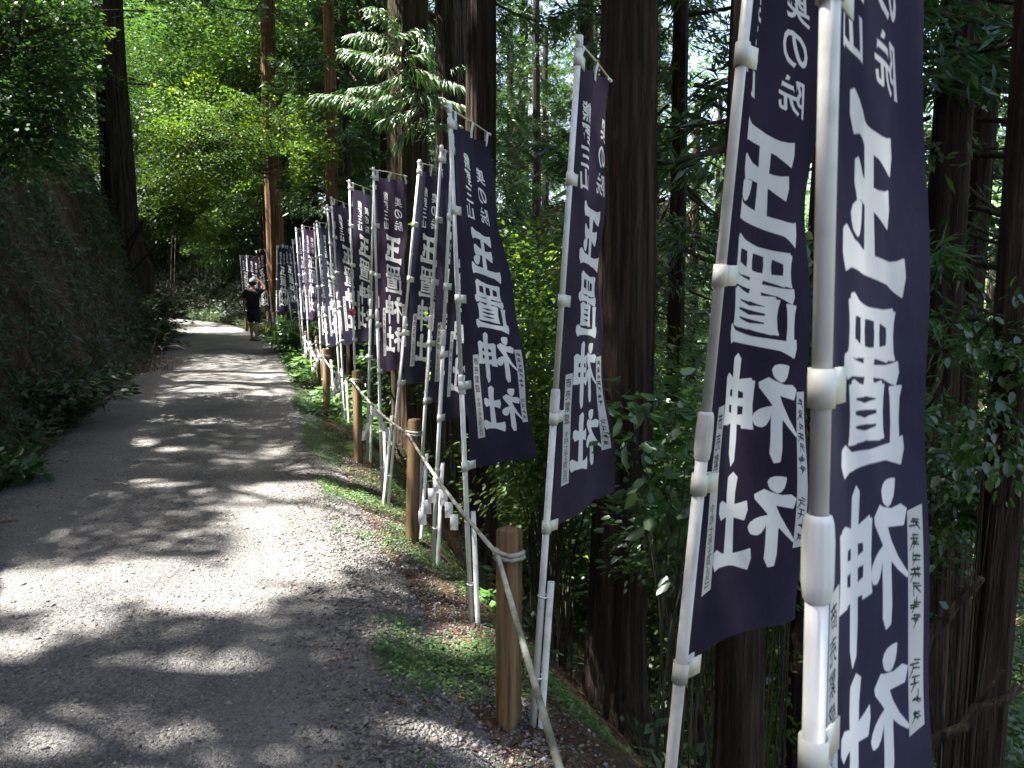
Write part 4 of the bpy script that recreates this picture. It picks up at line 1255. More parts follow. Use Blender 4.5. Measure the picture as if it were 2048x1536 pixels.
banner("violet sunlit banner farthest along the row, left of the walking person", (480, 513), (489, 615), 1.8, (479, 510), (495, 514), 499, SUNLIT_PURPLE, 0, .01, 23)

# ---- the white stakes the poles are lashed to
STAKE_LAB = ["beside the pole of the nearest navy banner", "beside the leaning pole of the second nearest banner", "beside the pole of the banner before the massive trunk", "beside the pole of the flared banner", "beside the pole hidden behind the flared banner", "beside the long slanting pole", "beside the pole of the banner with dazzling letters",
             "beside the pole of the plum tinted banner", "beside the pole crossing behind the plum banner", "beside the pole with the red heart tag", "left of the red heart tag's pole", "second left of the red heart tag's pole", "behind the small post with white paper", "in the bundle of crossing poles",
             "beside the pole of the bright purple banner", "beside the pole of the dark purple banner", "beside the pole of the blue tinted banner", "beside the slim blue banner's pole", "beside the far dark banner right of the tawny trunk", "behind the brown banner's pole", "beside the brown banner's pole", "behind the walking person", "left of the walking person, farthest of all"]
for i, (root, g, ax, D, a0) in enumerate(BAN):
    r = np.random.default_rng(i + 900)
    side = Rh * (.034 if i not in (6,) else -.034)
    gx_, gy_ = g[0] + side[0] + .0, g[1] + side[1]
    zg = ground(gx_, gy_)
    h = [.62, .62, .66, .62, .72, .66, .78][i % 7] if i > 2 else [.5, .58, .60][i]
    st = thing("ground_stake", "white square stake pipe " + STAKE_LAB[i], "stake", (gx_, gy_, zg), "white stakes holding the banner poles")
    lean = np.array([ax[0] / ax[2], ax[1] / ax[2], 1.0])
    b = MB()
    o3 = np.array([gx_, gy_, zg])
    w_ = .0125
    V = []
    for t in (-.12, h):
        c = o3 + lean * t
        for a, d in ((-1, -1), (1, -1), (1, 1), (-1, 1)):
            V.append(c + np.array([*(Rh * a * w_ + Fh * d * w_), 0]))
    for a, d in ((-1, -1), (1, -1), (1, 1), (-1, 1)):
        V.append(o3 + lean * (h - .0) + np.array([*(Rh * a * w_ * .75 + Fh * d * w_ * .75), 0]))
    for a, d in ((-1, -1), (1, -1), (1, 1), (-1, 1)):
        V.append(o3 + lean * (h - .05) + np.array([*(Rh * a * w_ * .75 + Fh * d * w_ * .75), 0]))
    Q = [(k, (k + 1) % 4, 4 + (k + 1) % 4, 4 + k) for k in range(4)] + [(4 + k, 4 + (k + 1) % 4, 8 + (k + 1) % 4, 8 + k) for k in range(4)] + [(8 + k, 8 + (k + 1) % 4, 12 + (k + 1) % 4, 12 + k) for k in range(4)] + [(12, 13, 14, 15)]
    b.add(V, Q)
    obj("pipe", b, M['stake'], st)
    for t in (h - .04, h * .38):
        c = g + ax * (t / ax[2]) + np.array([side[0] * .18, side[1] * .18, 0])
        b = MB(); tube_ring(b, c, ax + np.array([0.05, -.05, 0]), .0185, .0225, .006, 18)
        obj("ring", b, M['ring'], st, True)

# ------------------------------------------------------------------ fence posts and the rope between them
m, nt, b = pbr("post_wood", (.22, .13, .07), .75, .2)
tc = N(nt, "ShaderNodeTexCoord"); mp = N(nt, "ShaderNodeMapping"); mp.inputs["Scale"].default_value = (30, 30, 1.6)
nt.links.new(tc.outputs["Object"], mp.inputs[0])
n = N(nt, "ShaderNodeTexNoise"); n.inputs["Scale"].default_value = 1.2; n.inputs["Detail"].default_value = 7; n.inputs["Distortion"].default_value = .6
nt.links.new(mp.outputs[0], n.inputs["Vector"])
r = ramp(nt, [(.3, (.07, .042, .021)), (.48, (.155, .098, .05)), (.7, (.24, .16, .088))]); nt.links.new(n.outputs["Fac"], r.inputs[0]); nt.links.new(r.outputs[0], b.inputs["Base Color"])
bp = N(nt, "ShaderNodeBump"); bp.inputs["Strength"].default_value = .4; bp.inputs["Distance"].default_value = .004
nt.links.new(n.outputs["Fac"], bp.inputs["Height"]); nt.links.new(bp.outputs[0], b.inputs["Normal"])
M['post'] = m
m, nt, b = pbr("rope_fibre", (.42, .41, .30), .9, .1)
tc = N(nt, "ShaderNodeTexCoord"); n = N(nt, "ShaderNodeTexNoise"); n.inputs["Scale"].default_value = 9; n.inputs["Detail"].default_value = 6
nt.links.new(tc.outputs["Object"], n.inputs["Vector"])
r = ramp(nt, [(.32, (.14, .15, .115)), (.5, (.36, .36, .31)), (.72, (.58, .57, .52))]); nt.links.new(n.outputs["Fac"], r.inputs[0]); nt.links.new(r.outputs[0], b.inputs["Base Color"])
M['rope'] = m

def edge_pt(s, off):
    c = np.array([np.interp(s, CS, CL[:, 0]), np.interp(s, CS, CL[:, 1])]); n_ = np.array([np.interp(s, CS, CN[:, 0]), np.interp(s, CS, CN[:, 1])])
    return c - n_ * (HW + off)

POSTS = [("off", 1120, None), (1019, 1056, 2.95), (829, 838, 5.6), (713, 741, 7.95), (652, 697, 10.7), (636, 672, 13.3), ("s", 16.6, .2), ("s", 19.6, .2), (491, 612, 25.6)]
PLAB = ["", "square wooden fence post nearest the camera, its pale top in bright sun", "leaning wooden fence post, second along the rope, with greenish rope round its neck", "wooden fence post in front of the banner with the red heart tag", "dark fence post with white paper streamers beside it, fourth along the rope",
        "small fence post among the sunlit broad leaves", "small fence post half hidden by the bundle of poles", "small far fence post behind the low shrub", "farthest fence post, lit orange beside the walking person"]
anch = []
p0 = edge_pt(-.15, .0); anch.append(None)
for i, q in enumerate(POSTS[1:], 1):
    if q[0] == "s":
        e = edge_pt(q[1], q[2]); zg = ground(e[0], e[1]); topz = zg + .74; x, y = e
    else:
        t = at(*q[:2], q[2]); x, y, topz = t; zg = ground(x, y)
    root = thing("fence_post", PLAB[i], "fence post", (x, y, zg), "rope fence posts along the road edge")
    lean = np.array([.012 * math.sin(i * 2), .012, 1.0]) if i != 2 else np.array([.035, .0, 1.0])
    w_ = .036; ch = .009
    a45 = YAW + math.radians(45 + [0, -3, -22, -30, -25, 0, 10, 0, 0][i])
    d1 = np.array([math.cos(a45), -math.sin(a45), 0]); d2 = np.array([math.sin(a45), math.cos(a45), 0])
    c0 = np.array([x, y, topz])
    H = topz - zg + .25
    V = []
    for hh, k in ((-H, 1), (-.009, 1), (-.003, .93), (0, .80)):
        c = c0 + lean * hh
        for a, d in ((-1, -1), (1, -1), (1, 1), (-1, 1)):
            V.append(c + d1 * a * w_ * k + d2 * d * w_ * k)
    Q = [(r_ * 4 + k, r_ * 4 + (k + 1) % 4, r_ * 4 + 4 + (k + 1) % 4, r_ * 4 + 4 + k) for r_ in range(3) for k in range(4)] + [(12, 13, 14, 15)]
    b = MB(); b.add(V, Q); obj("shaft", b, M['post'], root)
    anch.append((c0 + lean * -.105, a45, w_))

def rope_tube(P, R=.0095, lay=.085, nrad=14):
    """a three strand laid rope along the polyline P"""
    P = np.asarray(P, float)
    sg = np.r_[0, np.cumsum(np.linalg.norm(np.diff(P, axis=0), axis=1))]
    T = unit(np.gradient(P, axis=0)); ref = np.array([0, 0, 1.0])
    th = np.arange(nrad) * 2 * math.pi / nrad
    V = []
    for p, t, q in zip(P, T, sg):
        a = np.cross(ref, t); a /= np.linalg.norm(a) + 1e-9; b_ = np.cross(t, a)
        rr_ = R * (.76 + .30 * np.abs(np.cos(1.5 * (th + 2 * math.pi * q / lay / 1))))
        V.append(p + (np.cos(th) * rr_)[:, None] * a + (np.sin(th) * rr_)[:, None] * b_)
    n_ = nrad; m_ = len(P)
    i = np.arange(m_ - 1)[:, None] * n_; j = np.arange(n_)[None]; k = (j + 1) % n_
    return np.concatenate(V), np.stack([i + j, i + k, i + n_ + k, i + n_ + j], -1).reshape(-1, 4)

rope = thing("rope", "pale twisted rope sagging from post to post along the road edge", "rope", anch[1][0])
SPAN = []
e1_ = np.array([anch[1][0][0] - Rh[0] * .047, anch[1][0][1] - Rh[1] * .047, anch[1][0][2]])
prev = e1_ + (at(1122, 1536, 1.5) - e1_) * ((2.95 - .25) / 1.45)
for i in range(1, len(anch)):
    c, a45, w_ = anch[i]
    left = -Rh * (.047)
    e = np.array([c[0] + left[0], c[1] + left[1], c[2]])
    a = prev
    n_ = 420 if i <= 2 else (110 if i < 5 else 36)
    t = np.linspace(0, 1, n_)[:, None]
    sag = [0, .012, .035, .05, .075, .08, .1, .1, .1][i]
    P = a * (1 - t) + e * t; P[:, 2] -= (4 * sag * t * (1 - t))[:, 0]
    SPAN.append(P)
    b = MB(); b.add(*rope_tube(P, nrad=14 if i <= 3 else 8)); obj("span", b, M['rope'], rope, True)
    # two turns and a knot round the post
    nn = 140 if i < 4 else 40
    q = np.linspace(0, 1, nn); ang = q * 4 * math.pi + math.pi
    sq = 1 / (np.abs(np.cos(ang - 0)) ** 5 + np.abs(np.sin(ang)) ** 5) ** .2
    d1 = np.array([math.cos(a45), -math.sin(a45), 0]); d2 = np.array([math.sin(a45), math.cos(a45), 0])
    rad = (w_ + .009)
    P = c + (np.cos(ang) * sq * rad)[:, None] * d1 + (np.sin(ang) * sq * rad)[:, None] * d2 + np.array([0, 0, 1.0]) * ((.5 - q) * .036 + .0)[:, None]
    b = MB(); b.add(*rope_tube(P, .0092, nrad=12 if i < 4 else 6)); obj("turns", b, M['rope'], rope, True)
    kk = e + np.array([0, 0, .0]); kt = np.linspace(0, 2 * math.pi, 26 if i < 4 else 12)
    P = kk + np.outer(np.cos(kt), Rh_ := np.array([Rh[0], Rh[1], 0]) * .012) + np.outer(np.sin(kt), np.array([0, 0, .02])) + np.outer(np.sin(kt * .5), np.array([Fh[0], Fh[1], 0]) * -.012)
    b = MB(); b.add(*rope_tube(P, .0085, nrad=8)); obj("knot", b, M['rope'], rope, True)
    prev = e

# zigzag paper streamers hung on the rope
M['paper'] = leaf_mat("white_paper", [(.78, .78, .78), (.8, .8, .8)], .3, .02, .6)
SHL = [(2, .52, "white zigzag paper streamer hanging between the two nearest posts", .0), (3, .5, "white zigzag paper streamer hanging between the second and third posts", .8), (4, .45, "white paper streamer hanging just left of the third fence post", -.5),
       (5, .4, "small white paper streamer by the fourth fence post", .5), (6, .5, "tiny white paper streamer among the broad leaves", .3), (8, .85, "tiny white paper streamer hanging beside the farthest fence post", 0.2)]
for si, f, lab, yaw in SHL:
    P = SPAN[si - 1]; c = P[int(f * (len(P) - 1))]
    root = thing("paper_streamer", lab, "streamer", c - (0, 0, .0), "white paper streamers on the rope")
    a = -YAW + yaw; dx = np.array([math.cos(a), math.sin(a), 0]); dy = np.array([-math.sin(a), math.cos(a), 0])
    for half in (0, 1):
        b = MB(); x0 = -.018; z0 = .012
        for k in range(4):
            x1 = x0 + .046; z1 = z0 - .088
            y0, y1 = (.003 + .012 * k) * (1 if half else -1), (.003 + .012 * (k + 1)) * (1 if half else -1)
            sx = 1 if not half else -1
            V = []
            for yy_, zz_, xx_ in ((y0, z0, x0), (y0, z0, x1), (y1, z1, x1), (y1, z1, x0)):
                V.append(c + dx * xx_ * sx + dy * yy_ + np.array([0, 0, zz_]))
            V += [p_ + dy * .0006 for p_ in V]
            b.add(V, [(0, 1, 2, 3), (4, 7, 6, 5), (0, 4, 5, 1), (1, 5, 6, 2), (2, 6, 7, 3), (3, 7, 4, 0)])
            x0 += .030; z0 = z1 + .020
        obj("fold", b, M['paper'], root)

# red heart tag on a banner pole
_, g10, ax10, D10, _a = BAN[9]
c = at(704, 625, D10 - .03)
hb = MB()
th = np.linspace(0, 2 * math.pi, 40, endpoint=False)
hx = 16 * np.sin(th) ** 3; hz = 13 * np.cos(th) - 5 * np.cos(2 * th) - 2 * np.cos(3 * th) - np.cos(4 * th)
k = .047 / 16
R3 = np.array([*Rh, 0]); F3 = np.array([*Fh, 0])
ring_ = lambda y_, s_: [c + R3 * a_ * k * s_ + np.array([0, 0, b_ * k * 1.25 * s_]) + F3 * y_ for a_, b_ in zip(hx, hz)]
V = ring_(.006, .86) + ring_(.001, 1) + ring_(-.004, .9) + [c + F3 * .008, c - F3 * .010]
Q = [(r_ * 40 + i, r_ * 40 + (i + 1) % 40, r_ * 40 + 40 + (i + 1) % 40, r_ * 40 + 40 + i) for r_ in range(2) for i in range(40)]
T = [(120, (i + 1) % 40, i) for i in range(40)] + [(121, 80 + i, 80 + (i + 1) % 40) for i in range(40)]
hb.add(V, Q, T)
m, nt, b = pbr("red_printed_tag", (.55, .02, .05), .45, .4)
tc = N(nt, "ShaderNodeTexCoord"); n = N(nt, "ShaderNodeTexVoronoi"); n.inputs["Scale"].default_value = 45; nt.links.new(tc.outputs["Object"], n.inputs["Vector"])
r = ramp(nt, [(.3, (.5, .02, .05)), (.62, (.55, .03, .06)), (.66, (.12, .14, .2)), (.85, (.6, .3, .33))]); nt.links.new(n.outputs["Color"], r.inputs[0]); nt.links.new(r.outputs[0], b.inputs["Base Color"])
tg = thing("heart_tag", "small red heart shaped tag fixed to a banner pole halfway along the row", "tag", c)
obj("heart", hb, m, tg, True)
b = MB(); tube_ring(b, c + np.array([0, 0, .03]) + F3 * .022, ax10, .0142, .0155, .008, 14); obj("tie", b, M['strap'], tg)

# ------------------------------------------------------------------ the sunlit drooping cedar branch, growing from the mossy footed trunk
mossy = [o for o in COL.objects if o.get("label", "").startswith("thick mossy")][0]
def strands(B, Dr, Ln, R, r, ns=5):
    n = len(B)
    Dr = unit(Dr)
    a = unit(np.cross(Dr, np.array([0.1, .2, 1.0]))); b_ = np.cross(Dr, a)
    fr = [(0, .35), (.25, .95), (.6, 1.0), (.88, .65), (1.0, .05)]
    th = np.arange(ns) * 2 * math.pi / ns
    V = []
    for f, q in fr:
        c = B + Dr * (Ln * f)[:, None] + np.array([0, 0, -1.0]) * (Ln * .28 * f * f)[:, None]
        V.append(c[:, None] + (R * q)[:, None, None] * (np.cos(th)[None, :, None] * a[:, None] + np.sin(th)[None, :, None] * b_[:, None]))
    V = np.stack(V, 1)          # n, rings, ns, 3
    m_ = len(fr)
    i = np.arange(m_ - 1)[:, None] * ns; j = np.arange(ns)[None]; k = (j + 1) % ns
    q = np.stack([i + j, i + k, i + ns + k, i + ns + j], -1).reshape(-1, 4)
    Q = (np.arange(n) * m_ * ns)[:, None, None] + q[None]
    return V.reshape(-1, 3), Q.reshape(-1, 4)
def spray_branch(paths, D, seed, tone_bias=.45, dens=46, R=.0105, Ln=.15):
    r = np.random.default_rng(seed)
    Bs, Ds, Ls, Ts = [], [], [], []; limbs = []
    for path, dd, size in paths:
        P = np.array([at(x_, y_, D + dd + .12 * math.sin(k + x_)) for k, (x_, y_) in enumerate(path)])
        P = catmull(P.tolist(), 6)
        limbs.append((P, .010 * size))
        T = unit(np.gradient(P, axis=0))
        n_ = int(dens * size * np.linalg.norm(np.diff(P, axis=0), axis=1).sum() / .6)
        t = r.random(n_) ** .8 * (len(P) - 1.01); i0 = t.astype(int)
        B = P[i0] + (P[i0 + 1] - P[i0]) * (t - i0)[:, None]
        # secondary shoots leave the branch to both sides, strands hang from them
        sd = unit(np.cross(T[i0], np.array([0, 0, 1.0]))) * np.sign(r.normal(size=n_))[:, None]
        sl = .20 * size * r.random(n_) * (1.15 - t / len(P))
        sh = unit(sd + T[i0] * .8 + np.array([0, 0, -.2]) + r.normal(0, .15, (n_, 3)))
        B2 = B + sh * sl[:, None] + np.array([0, 0, -1.0]) * (sl ** 2 * 1.2)[:, None]
        Bs.append(B2); Ds.append(sh * .55 + T[i0] * .35 + np.array([0, 0, -.55]) + r.normal(0, .28, (n_, 3)))
        Ls.append(Ln * size ** .5 * (.55 + .8 * r.random(n_))); Ts.append(np.clip(tone_bias + r.normal(0, .2, n_), 0, 1))
    B, Dd, L_, T_ = map(np.concatenate, (Bs, Ds, Ls, Ts))
    V, Q = strands(B, Dd, L_, R * (.8 + .5 * r.random(len(B))), r)
    return mesh_np("spray", V, Q, attrs={'tone': np.repeat(T_, 25)}), limb_mesh(limbs, 6)
BR = [([(868, 285), (838, 215), (815, 145), (800, 80), (772, 22)], .0, .8), ([(818, 172), (748, 200), (692, 192), (640, 188)], -.1, 1.15), ([(812, 140), (760, 168), (705, 176)], .15, 1.0), ([(806, 112), (745, 108), (692, 98)], -.2, 1.1), ([(800, 80), (752, 66), (708, 68)], .1, 1.0),
      ([(790, 45), (762, 24), (738, 14)], 0, .8), ([(800, 70), (836, 62), (858, 92)], .2, .9), ([(812, 128), (868, 150), (925, 172)], .1, 1.0), ([(824, 176), (880, 196), (936, 214)], -.15, 1.1), ([(838, 215), (800, 228), (766, 240)], -.2, 1.0), ([(845, 235), (812, 262), (796, 288)], -.25, .8),
      ([(850, 240), (884, 246), (915, 250)], .1, .8), ([(808, 118), (838, 110), (862, 122)], -.25, .8), ([(900, 140), (925, 132), (950, 142)], .3, .6), ([(830, 190), (775, 206), (740, 212)], .25, .9)]
sp_, lm_ = spray_branch(BR, 9.2, 5, dens=140, R=.0062, Ln=.115, tone_bias=.6)
br = obj("branch", lm_, M['twig'], mossy)
obj("spray", sp_, M['cedar_sunlit'], br)

# ------------------------------------------------------------------ ground plants
def rosette(n, L, spread, height, seed, W=.5, arch=.5, shape='ovate'):
    r = np.random.default_rng(seed)
    a = r.random(n) * 6.28; el = .25 + .9 * r.random(n)
    A = np.stack([np.cos(a) * np.cos(el * .6), np.sin(a) * np.cos(el * .6), np.sin(el * .6) * .5], 1)
    q = r.random(n) ** .6
    B = np.stack([np.cos(a) * spread * q, np.sin(a) * spread * q, height * (1.1 - .6 * q) * (.6 + .5 * r.random(n))], 1)
    A[:, 2] -= arch * q
    Nn = unit(np.array([0, 0, 1.0]) + A * np.array([-.5, -.5, 0]) + r.normal(0, .25, (n, 3)))
    Ls = L * (.6 + .6 * r.random(n))
    return leaves(B, A, Nn, Ls, Ls * W, np.clip(r.normal(.5, .22, n), 0, 1), shape=shape, r=r), B

LEAFM = {}
def leaf_objects(root, V, tone, mat, most=300):
    """every large leaf is its own part; alike leaves share one mesh"""
    V = V.reshape(-1, 7, 3); tone = tone[::7]
    for k in range(min(most, len(V))):
        t = int(min(4, tone[k] * 5))
        if (mat, t) not in LEAFM:
            lv, lq, lt = leaves(np.zeros((1, 3)), np.array([[0, 1.0, 0]]), np.array([[0, 0, 1.0]]), 1.0, .6, np.array([(t + .5) / 5]), shape='ovate', fold=.14)
            me = leaf_mesh("leaf", [(lv, lq, lt)]); me.materials.append(M[mat]); LEAFM[(mat, t)] = me
        p = V[k]; y = p[2] - p[0]; L_ = np.linalg.norm(y); y = y / L_
        x = p[3] - p[5]; x = x - y * (x @ y); x /= np.linalg.norm(x) + 1e-9; z = np.cross(x, y)
        # the shared leaf points along +y with its left half on -x
        M4 = Matrix(((-x[0] * -1, y[0], z[0], p[0][0]), (x[1], y[1], z[1], p[0][1]), (x[2], y[2], z[2], p[0][2]), (0, 0, 0, 1)))
        o = bpy.data.objects.new("leaf", LEAFM[(mat, t)]); COL.objects.link(o); o.parent = root
        o.matrix_local = M4 @ Matrix.Diagonal((L_, L_, L_, 1))
HOSTA = []
for k in range(3):
    lf, B = rosette(46, .21, .30, .34, 700 + k, .62, .55)
    b = MB()
    for q in B[::2]:
        b.tube([np.array([q[0] * .15, q[1] * .15, -.03]), q * np.array([.6, .6, .7]), q], [.004, .003, .002], 4, cap=False)
    sm = b.mesh("stems"); sm.materials.append(M['clover'])
    HOSTA.append((lf, sm))
HP = [(690, 735, 11.0, 1.15, "sunlit broad leaved plant behind the third fence post"), (722, 742, 10.2, 1.0, "sunlit broad leaved plant under the banner with the heart tag"), (745, 752, 9.6, .8, "broad leaved plant below the plum tinted banner"), (668, 745, 12.0, 1.0, "broad leaved plant right of the fourth fence post"),
      (636, 755, 13.4, 1.1, "yellow green broad leaved plant left of the fourth fence post"), (618, 735, 15.0, 1.0, "broad leaved plant at the foot of the bright purple banner"), (640, 720, 15.6, .9, "broad leaved plant deep between the pole bundle and the bright purple banner"),
      (596, 715, 16.2, 1.0, "broad leaved plant nearest the road beside the dark purple banner"), (705, 720, 12.6, 1.0, "broad leaved plant farther behind the third fence post"), (985, 1065, 4.6, .35, "small sunlit plant peeping out left of the nearest fence post")]
for i, (px, py, D, s_, lab) in enumerate(HP):
    p = at(px, py, D); zg = surface(p[:1], p[1:2])[0][0]
    root = thing("broad_leaved_plant", lab, "plant", (p[0], p[1], zg), "broad leaved plants along the rope")
    lf, me = HOSTA[i % 3]
    c = bpy.data.objects.new("stems", me); COL.objects.link(c); c.parent = root; c.scale = (s_, s_, s_); c.rotation_euler = (0, 0, i * 1.7)
    ca, sa = math.cos(i * 1.7), math.sin(i * 1.7)
    leaf_objects(root, (lf[0] @ np.array([[ca, sa, 0], [-sa, ca, 0], [0, 0, 1.0]])) * s_, lf[2], 'hosta')

def bush(px, py, D, rad, lab, seed, mat='broad', L=.075, n=26, nl=46, shape='ovate', name="shrub", single=False, spray_r=.28):
    p = at(px, py, D); zg = ground(p[0], p[1])
    root = thing(name, lab, "shrub", (p[0], p[1], zg))
    c = p - np.array([p[0], p[1], zg])
    lf, SC = broadleaf_crown(c, rad, n, nl, L, seed, spray_r=spray_r, flat=.12, shape=shape, W=.58, hollow=.25)
    if single: leaf_objects(root, lf[0], lf[2], mat)
    else: o1 = obj("foliage", leaf_mesh("foliage", [lf]), M[mat]); o1.parent = root
    limbs = []
    r = np.random.default_rng(seed)
    for q in SC[::3]:
        b0 = np.array([r.normal(0, .06), r.normal(0, .03), -.05])
        limbs.append((np.array([b0, b0 * .5 + q * .5 * np.array([.5, .5, 1]), b0 * .15 + q * .85, q]), .008))
    o2 = obj("stems", limb_mesh(limbs, 4), M['twig']); o2.parent = root
    return root
bush(592, 672, 18.5, (.75, .6, .42), "low dark leafy shrub on the verge right of the walking person", 11, 'hosta', .10, 40, 40)
bush(560, 668, 21.0, (.4, .4, .3), "smaller leafy shrub at the foot of the brown banner", 12, 'hosta', .09, 22, 36)
bush(1335, 840, 3.7, (.42, .4, .22), "small tree with layered pale leaves in front of the massive trunk's right side", 13, 'broad', .075, 25, 12, spray_r=.22, single=True)
bush(1385, 1010, 4.1, (.5, .45, .28), "dark leaved shrub low between the massive trunk and the second nearest banner", 14, 'broad', .085, 30, 10, spray_r=.26, single=True)
bush(1420, 1060, 4.9, (.6, .5, .4), "dense green shrub low in the gap behind the dark leaved one", 24, 'broad', .05, 50, 60, spray_r=.28)
bush(1985, 760, 4.2, (.30, .3, .5), "shaded leafy shrub at the right edge beside the nearest banner", 15, 'broad', .055, 26, 36, spray_r=.22)
bush(1940, 1000, 5.0, (.42, .35, .35), "dark leafy shrub low at the right edge under the taller one", 16, 'broad', .06, 44, 44, spray_r=.26)
bush(1590, 640, 4.6, (.3, .3, .6), "leafy stems seen in the slit left of the nearest banner's pole", 17, 'broad', .07, 26, 40, spray_r=.24)
bush(1090, 700, 6.6, (.7, .6, .9), "bright leafy shrub filling the gap between the flared banner and the folded one", 18, 'maple', .055, 70, 70, spray_r=.34)
bush(1120, 900, 6.0, (.6, .6, .45), "green shrub below the folded banner, left of the massive trunk's foot", 19, 'maple', .055, 50, 60, spray_r=.3)
bush(25, 925, 6.6, (.25, .22, .22), "leafy plant with big pale leaves at the foot of the left bank, left edge", 20, 'broad', .10, 16, 14, spray_r=.2, single=True)
bush(85, 800, 9.0, (.7, .5, .35), "dark ferny shrub on the near part of the left bank", 22, 'under', .09, 40, 50, spray_r=.34)

bush(328, 640, 23.0, (.55, .6, .8), "dark bushy growth on the bank corner where the road bends away", 25, 'under', .10, 60, 50, shape='rhomb')
bush(300, 690, 18.5, (.45, .5, .5), "dark low growth at the bank foot before the bend", 26, 'under', .10, 44, 46, shape='rhomb')

# maples growing out of the left bank, reaching over the road
def leaning_tree(base_px, crown_px, D0, D1, rad, n, nl, L, lab, seed, mat='maple', name="maple_tree", reach=1.0):
    p = at(*base_px, D0); zg = ground(p[0], p[1]); c = at(*crown_px, D1)
    root = thing(name, lab, "tree", (p[0], p[1], zg))
    o = np.array([p[0], p[1], zg])
    lf, SC = broadleaf_crown(c - o, rad, n, nl, L, seed, spray_r=.5, hollow=.15, droop=.25, flat=.09, keep=lambda P: clear_of_trunks(P + o))
    o1 = obj("crown", leaf_mesh("crown", [lf]), M[mat]); o1.parent = root
    r = np.random.default_rng(seed); limbs = []
    stems = []
    for q in range(2):
        tip = (c - o) + r.normal(0, .5, 3) * np.asarray(rad) * .6
        b0 = np.array([r.normal(0, .06), r.normal(0, .06), -.2])
        P = catmull([b0, b0 * .6 + tip * .4 + r.normal(0, .12, 3) + np.array([0, 0, .25]), b0 * .25 + tip * .75 + r.normal(0, .12, 3) + np.array([0, 0, .1]), tip], 5)
        limbs.append((P, .036)); stems.append(P)
    for q in SC:
        P = stems[r.integers(2)]; k = np.linalg.norm(P - q, axis=1).argmin(); b0 = P[max(len(P) // 2, k - 1)]
        limbs.append((np.array([b0, b0 * .6 + q * .4 + r.normal(0, .06, 3), b0 * .2 + q * .8, q]), .013))
    o2 = obj("limbs", limb_mesh(limbs, 5), M['twig']); o2.parent = root
leaning_tree((238, 430), (430, 290), 22.2, 17.5, (1.8, 1.4, 1.25), 120, 170, .062, "bright green maple reaching out over the road from the left bank, above the bend", 61)
leaning_tree((228, 430), (545, 300), 23.5, 19.5, (1.3, 1.1, 1.15), 80, 150, .062, "light green maple whose outermost twigs hang in front of the tawny trunk", 62)
leaning_tree((245, 440), (345, 400), 22.0, 18.5, (1.1, .8, .9), 70, 140, .06, "low sunlit maple right beside the lone trunk on the left bank", 63)
leaning_tree((-60, 380), (70, 90), 11.5, 10.5, (1.3, 1.1, 1.0), 70, 130, .07, "dark leafy tree overhanging the upper left corner", 64, 'broad', "broadleaf_tree")
leaning_tree((-30, 430), (60, 250), 10.8, 10.2, (.9, .8, .6), 46, 120, .065, "shaded leafy sapling on the left bank under the overhanging tree", 65, 'broad', "broadleaf_tree")
leaning_tree((330, 330), (370, 50), 33.0, 32, (1.8, 1.4, 1.0), 90, 140, .07, "leafy crown above the bright maples, right of the lone bank trunk", 66, 'maple', "broadleaf_tree")
leaning_tree((150, 330), (120, 30), 31.0, 30.0, (1.3, 1.2, .9), 70, 130, .07, "sunlit leafy crown behind the lone left bank trunk, at the top", 67, 'maple', "broadleaf_tree")

# ------------------------------------------------------------------ undergrowth that nobody could count
def strew(n, s0, s1, d0, d1, side, L, W, per, seed, mat, name, up=.5, dens=None, spread=.1, hmax=.10, power=1.0, tone=None, shape='rhomb'):
    r = np.random.default_rng(seed)
    s = s0 + (s1 - s0) * r.random(n) ** power; e = d0 + (d1 - d0) * r.random(n)
    c = np.stack([np.interp(s, CS, CL[:, 0]), np.interp(s, CS, CL[:, 1])], 1); n_ = np.stack([np.interp(s, CS, CN[:, 0]), np.interp(s, CS, CN[:, 1])], 1)
    xy = c + n_ * (side * (HW + e))[:, None]
    if dens is not None:
        k = r.random(n) < dens(xy[:, 0], xy[:, 1], e); xy = xy[k]
    x_, y_, F = to_px(np.stack([xy[:, 0], xy[:, 1], np.zeros(len(xy))], 1))
    k = (F > .3) & (x_ > -500) & (x_ < 2600); xy = xy[k]
    z = surface(xy[:, 0], xy[:, 1])[0]
    h = .05
    gxn = (ground(xy[:, 0] + h, xy[:, 1]) - ground(xy[:, 0] - h, xy[:, 1])) / (2 * h); gyn = (ground(xy[:, 0], xy[:, 1] + h) - ground(xy[:, 0], xy[:, 1] - h)) / (2 * h)
    Ng = unit(np.stack([-gxn, -gyn, np.ones(len(xy))], 1)); Ng = unit(Ng + np.array([0, 0, .35]))
    B0 = np.stack([xy[:, 0], xy[:, 1], z], 1)
    k = np.repeat(np.arange(len(xy)), per); m_ = len(k)
    tdir = r.normal(size=(m_, 3)); tdir = unit(tdir - Ng[k] * (tdir * Ng[k]).sum(1)[:, None])
    P = B0[k] + tdir * (spread * r.random(m_))[:, None] + Ng[k] * (hmax * r.random(m_))[:, None]
    A = unit(tdir + Ng[k] * (up * r.random(m_))[:, None])
    Nn = unit(Ng[k] + r.normal(0, .35, (m_, 3)))
    Ls = L * (.5 + .9 * r.random(m_))
    tn = np.clip(np.repeat(np.clip(.45 + 1.2 * fbm(xy[:, 0] * 1.5, xy[:, 1] * 1.5, 3) + r.normal(0, .12, len(xy)), 0, 1), per) + r.normal(0, .12, m_), 0, 1)
    lf = leaves(P, A, Nn, Ls, Ls * W, tn, shape=shape, r=r)
    return obj(name, leaf_mesh(name, [lf]), M[mat], kind='stuff')

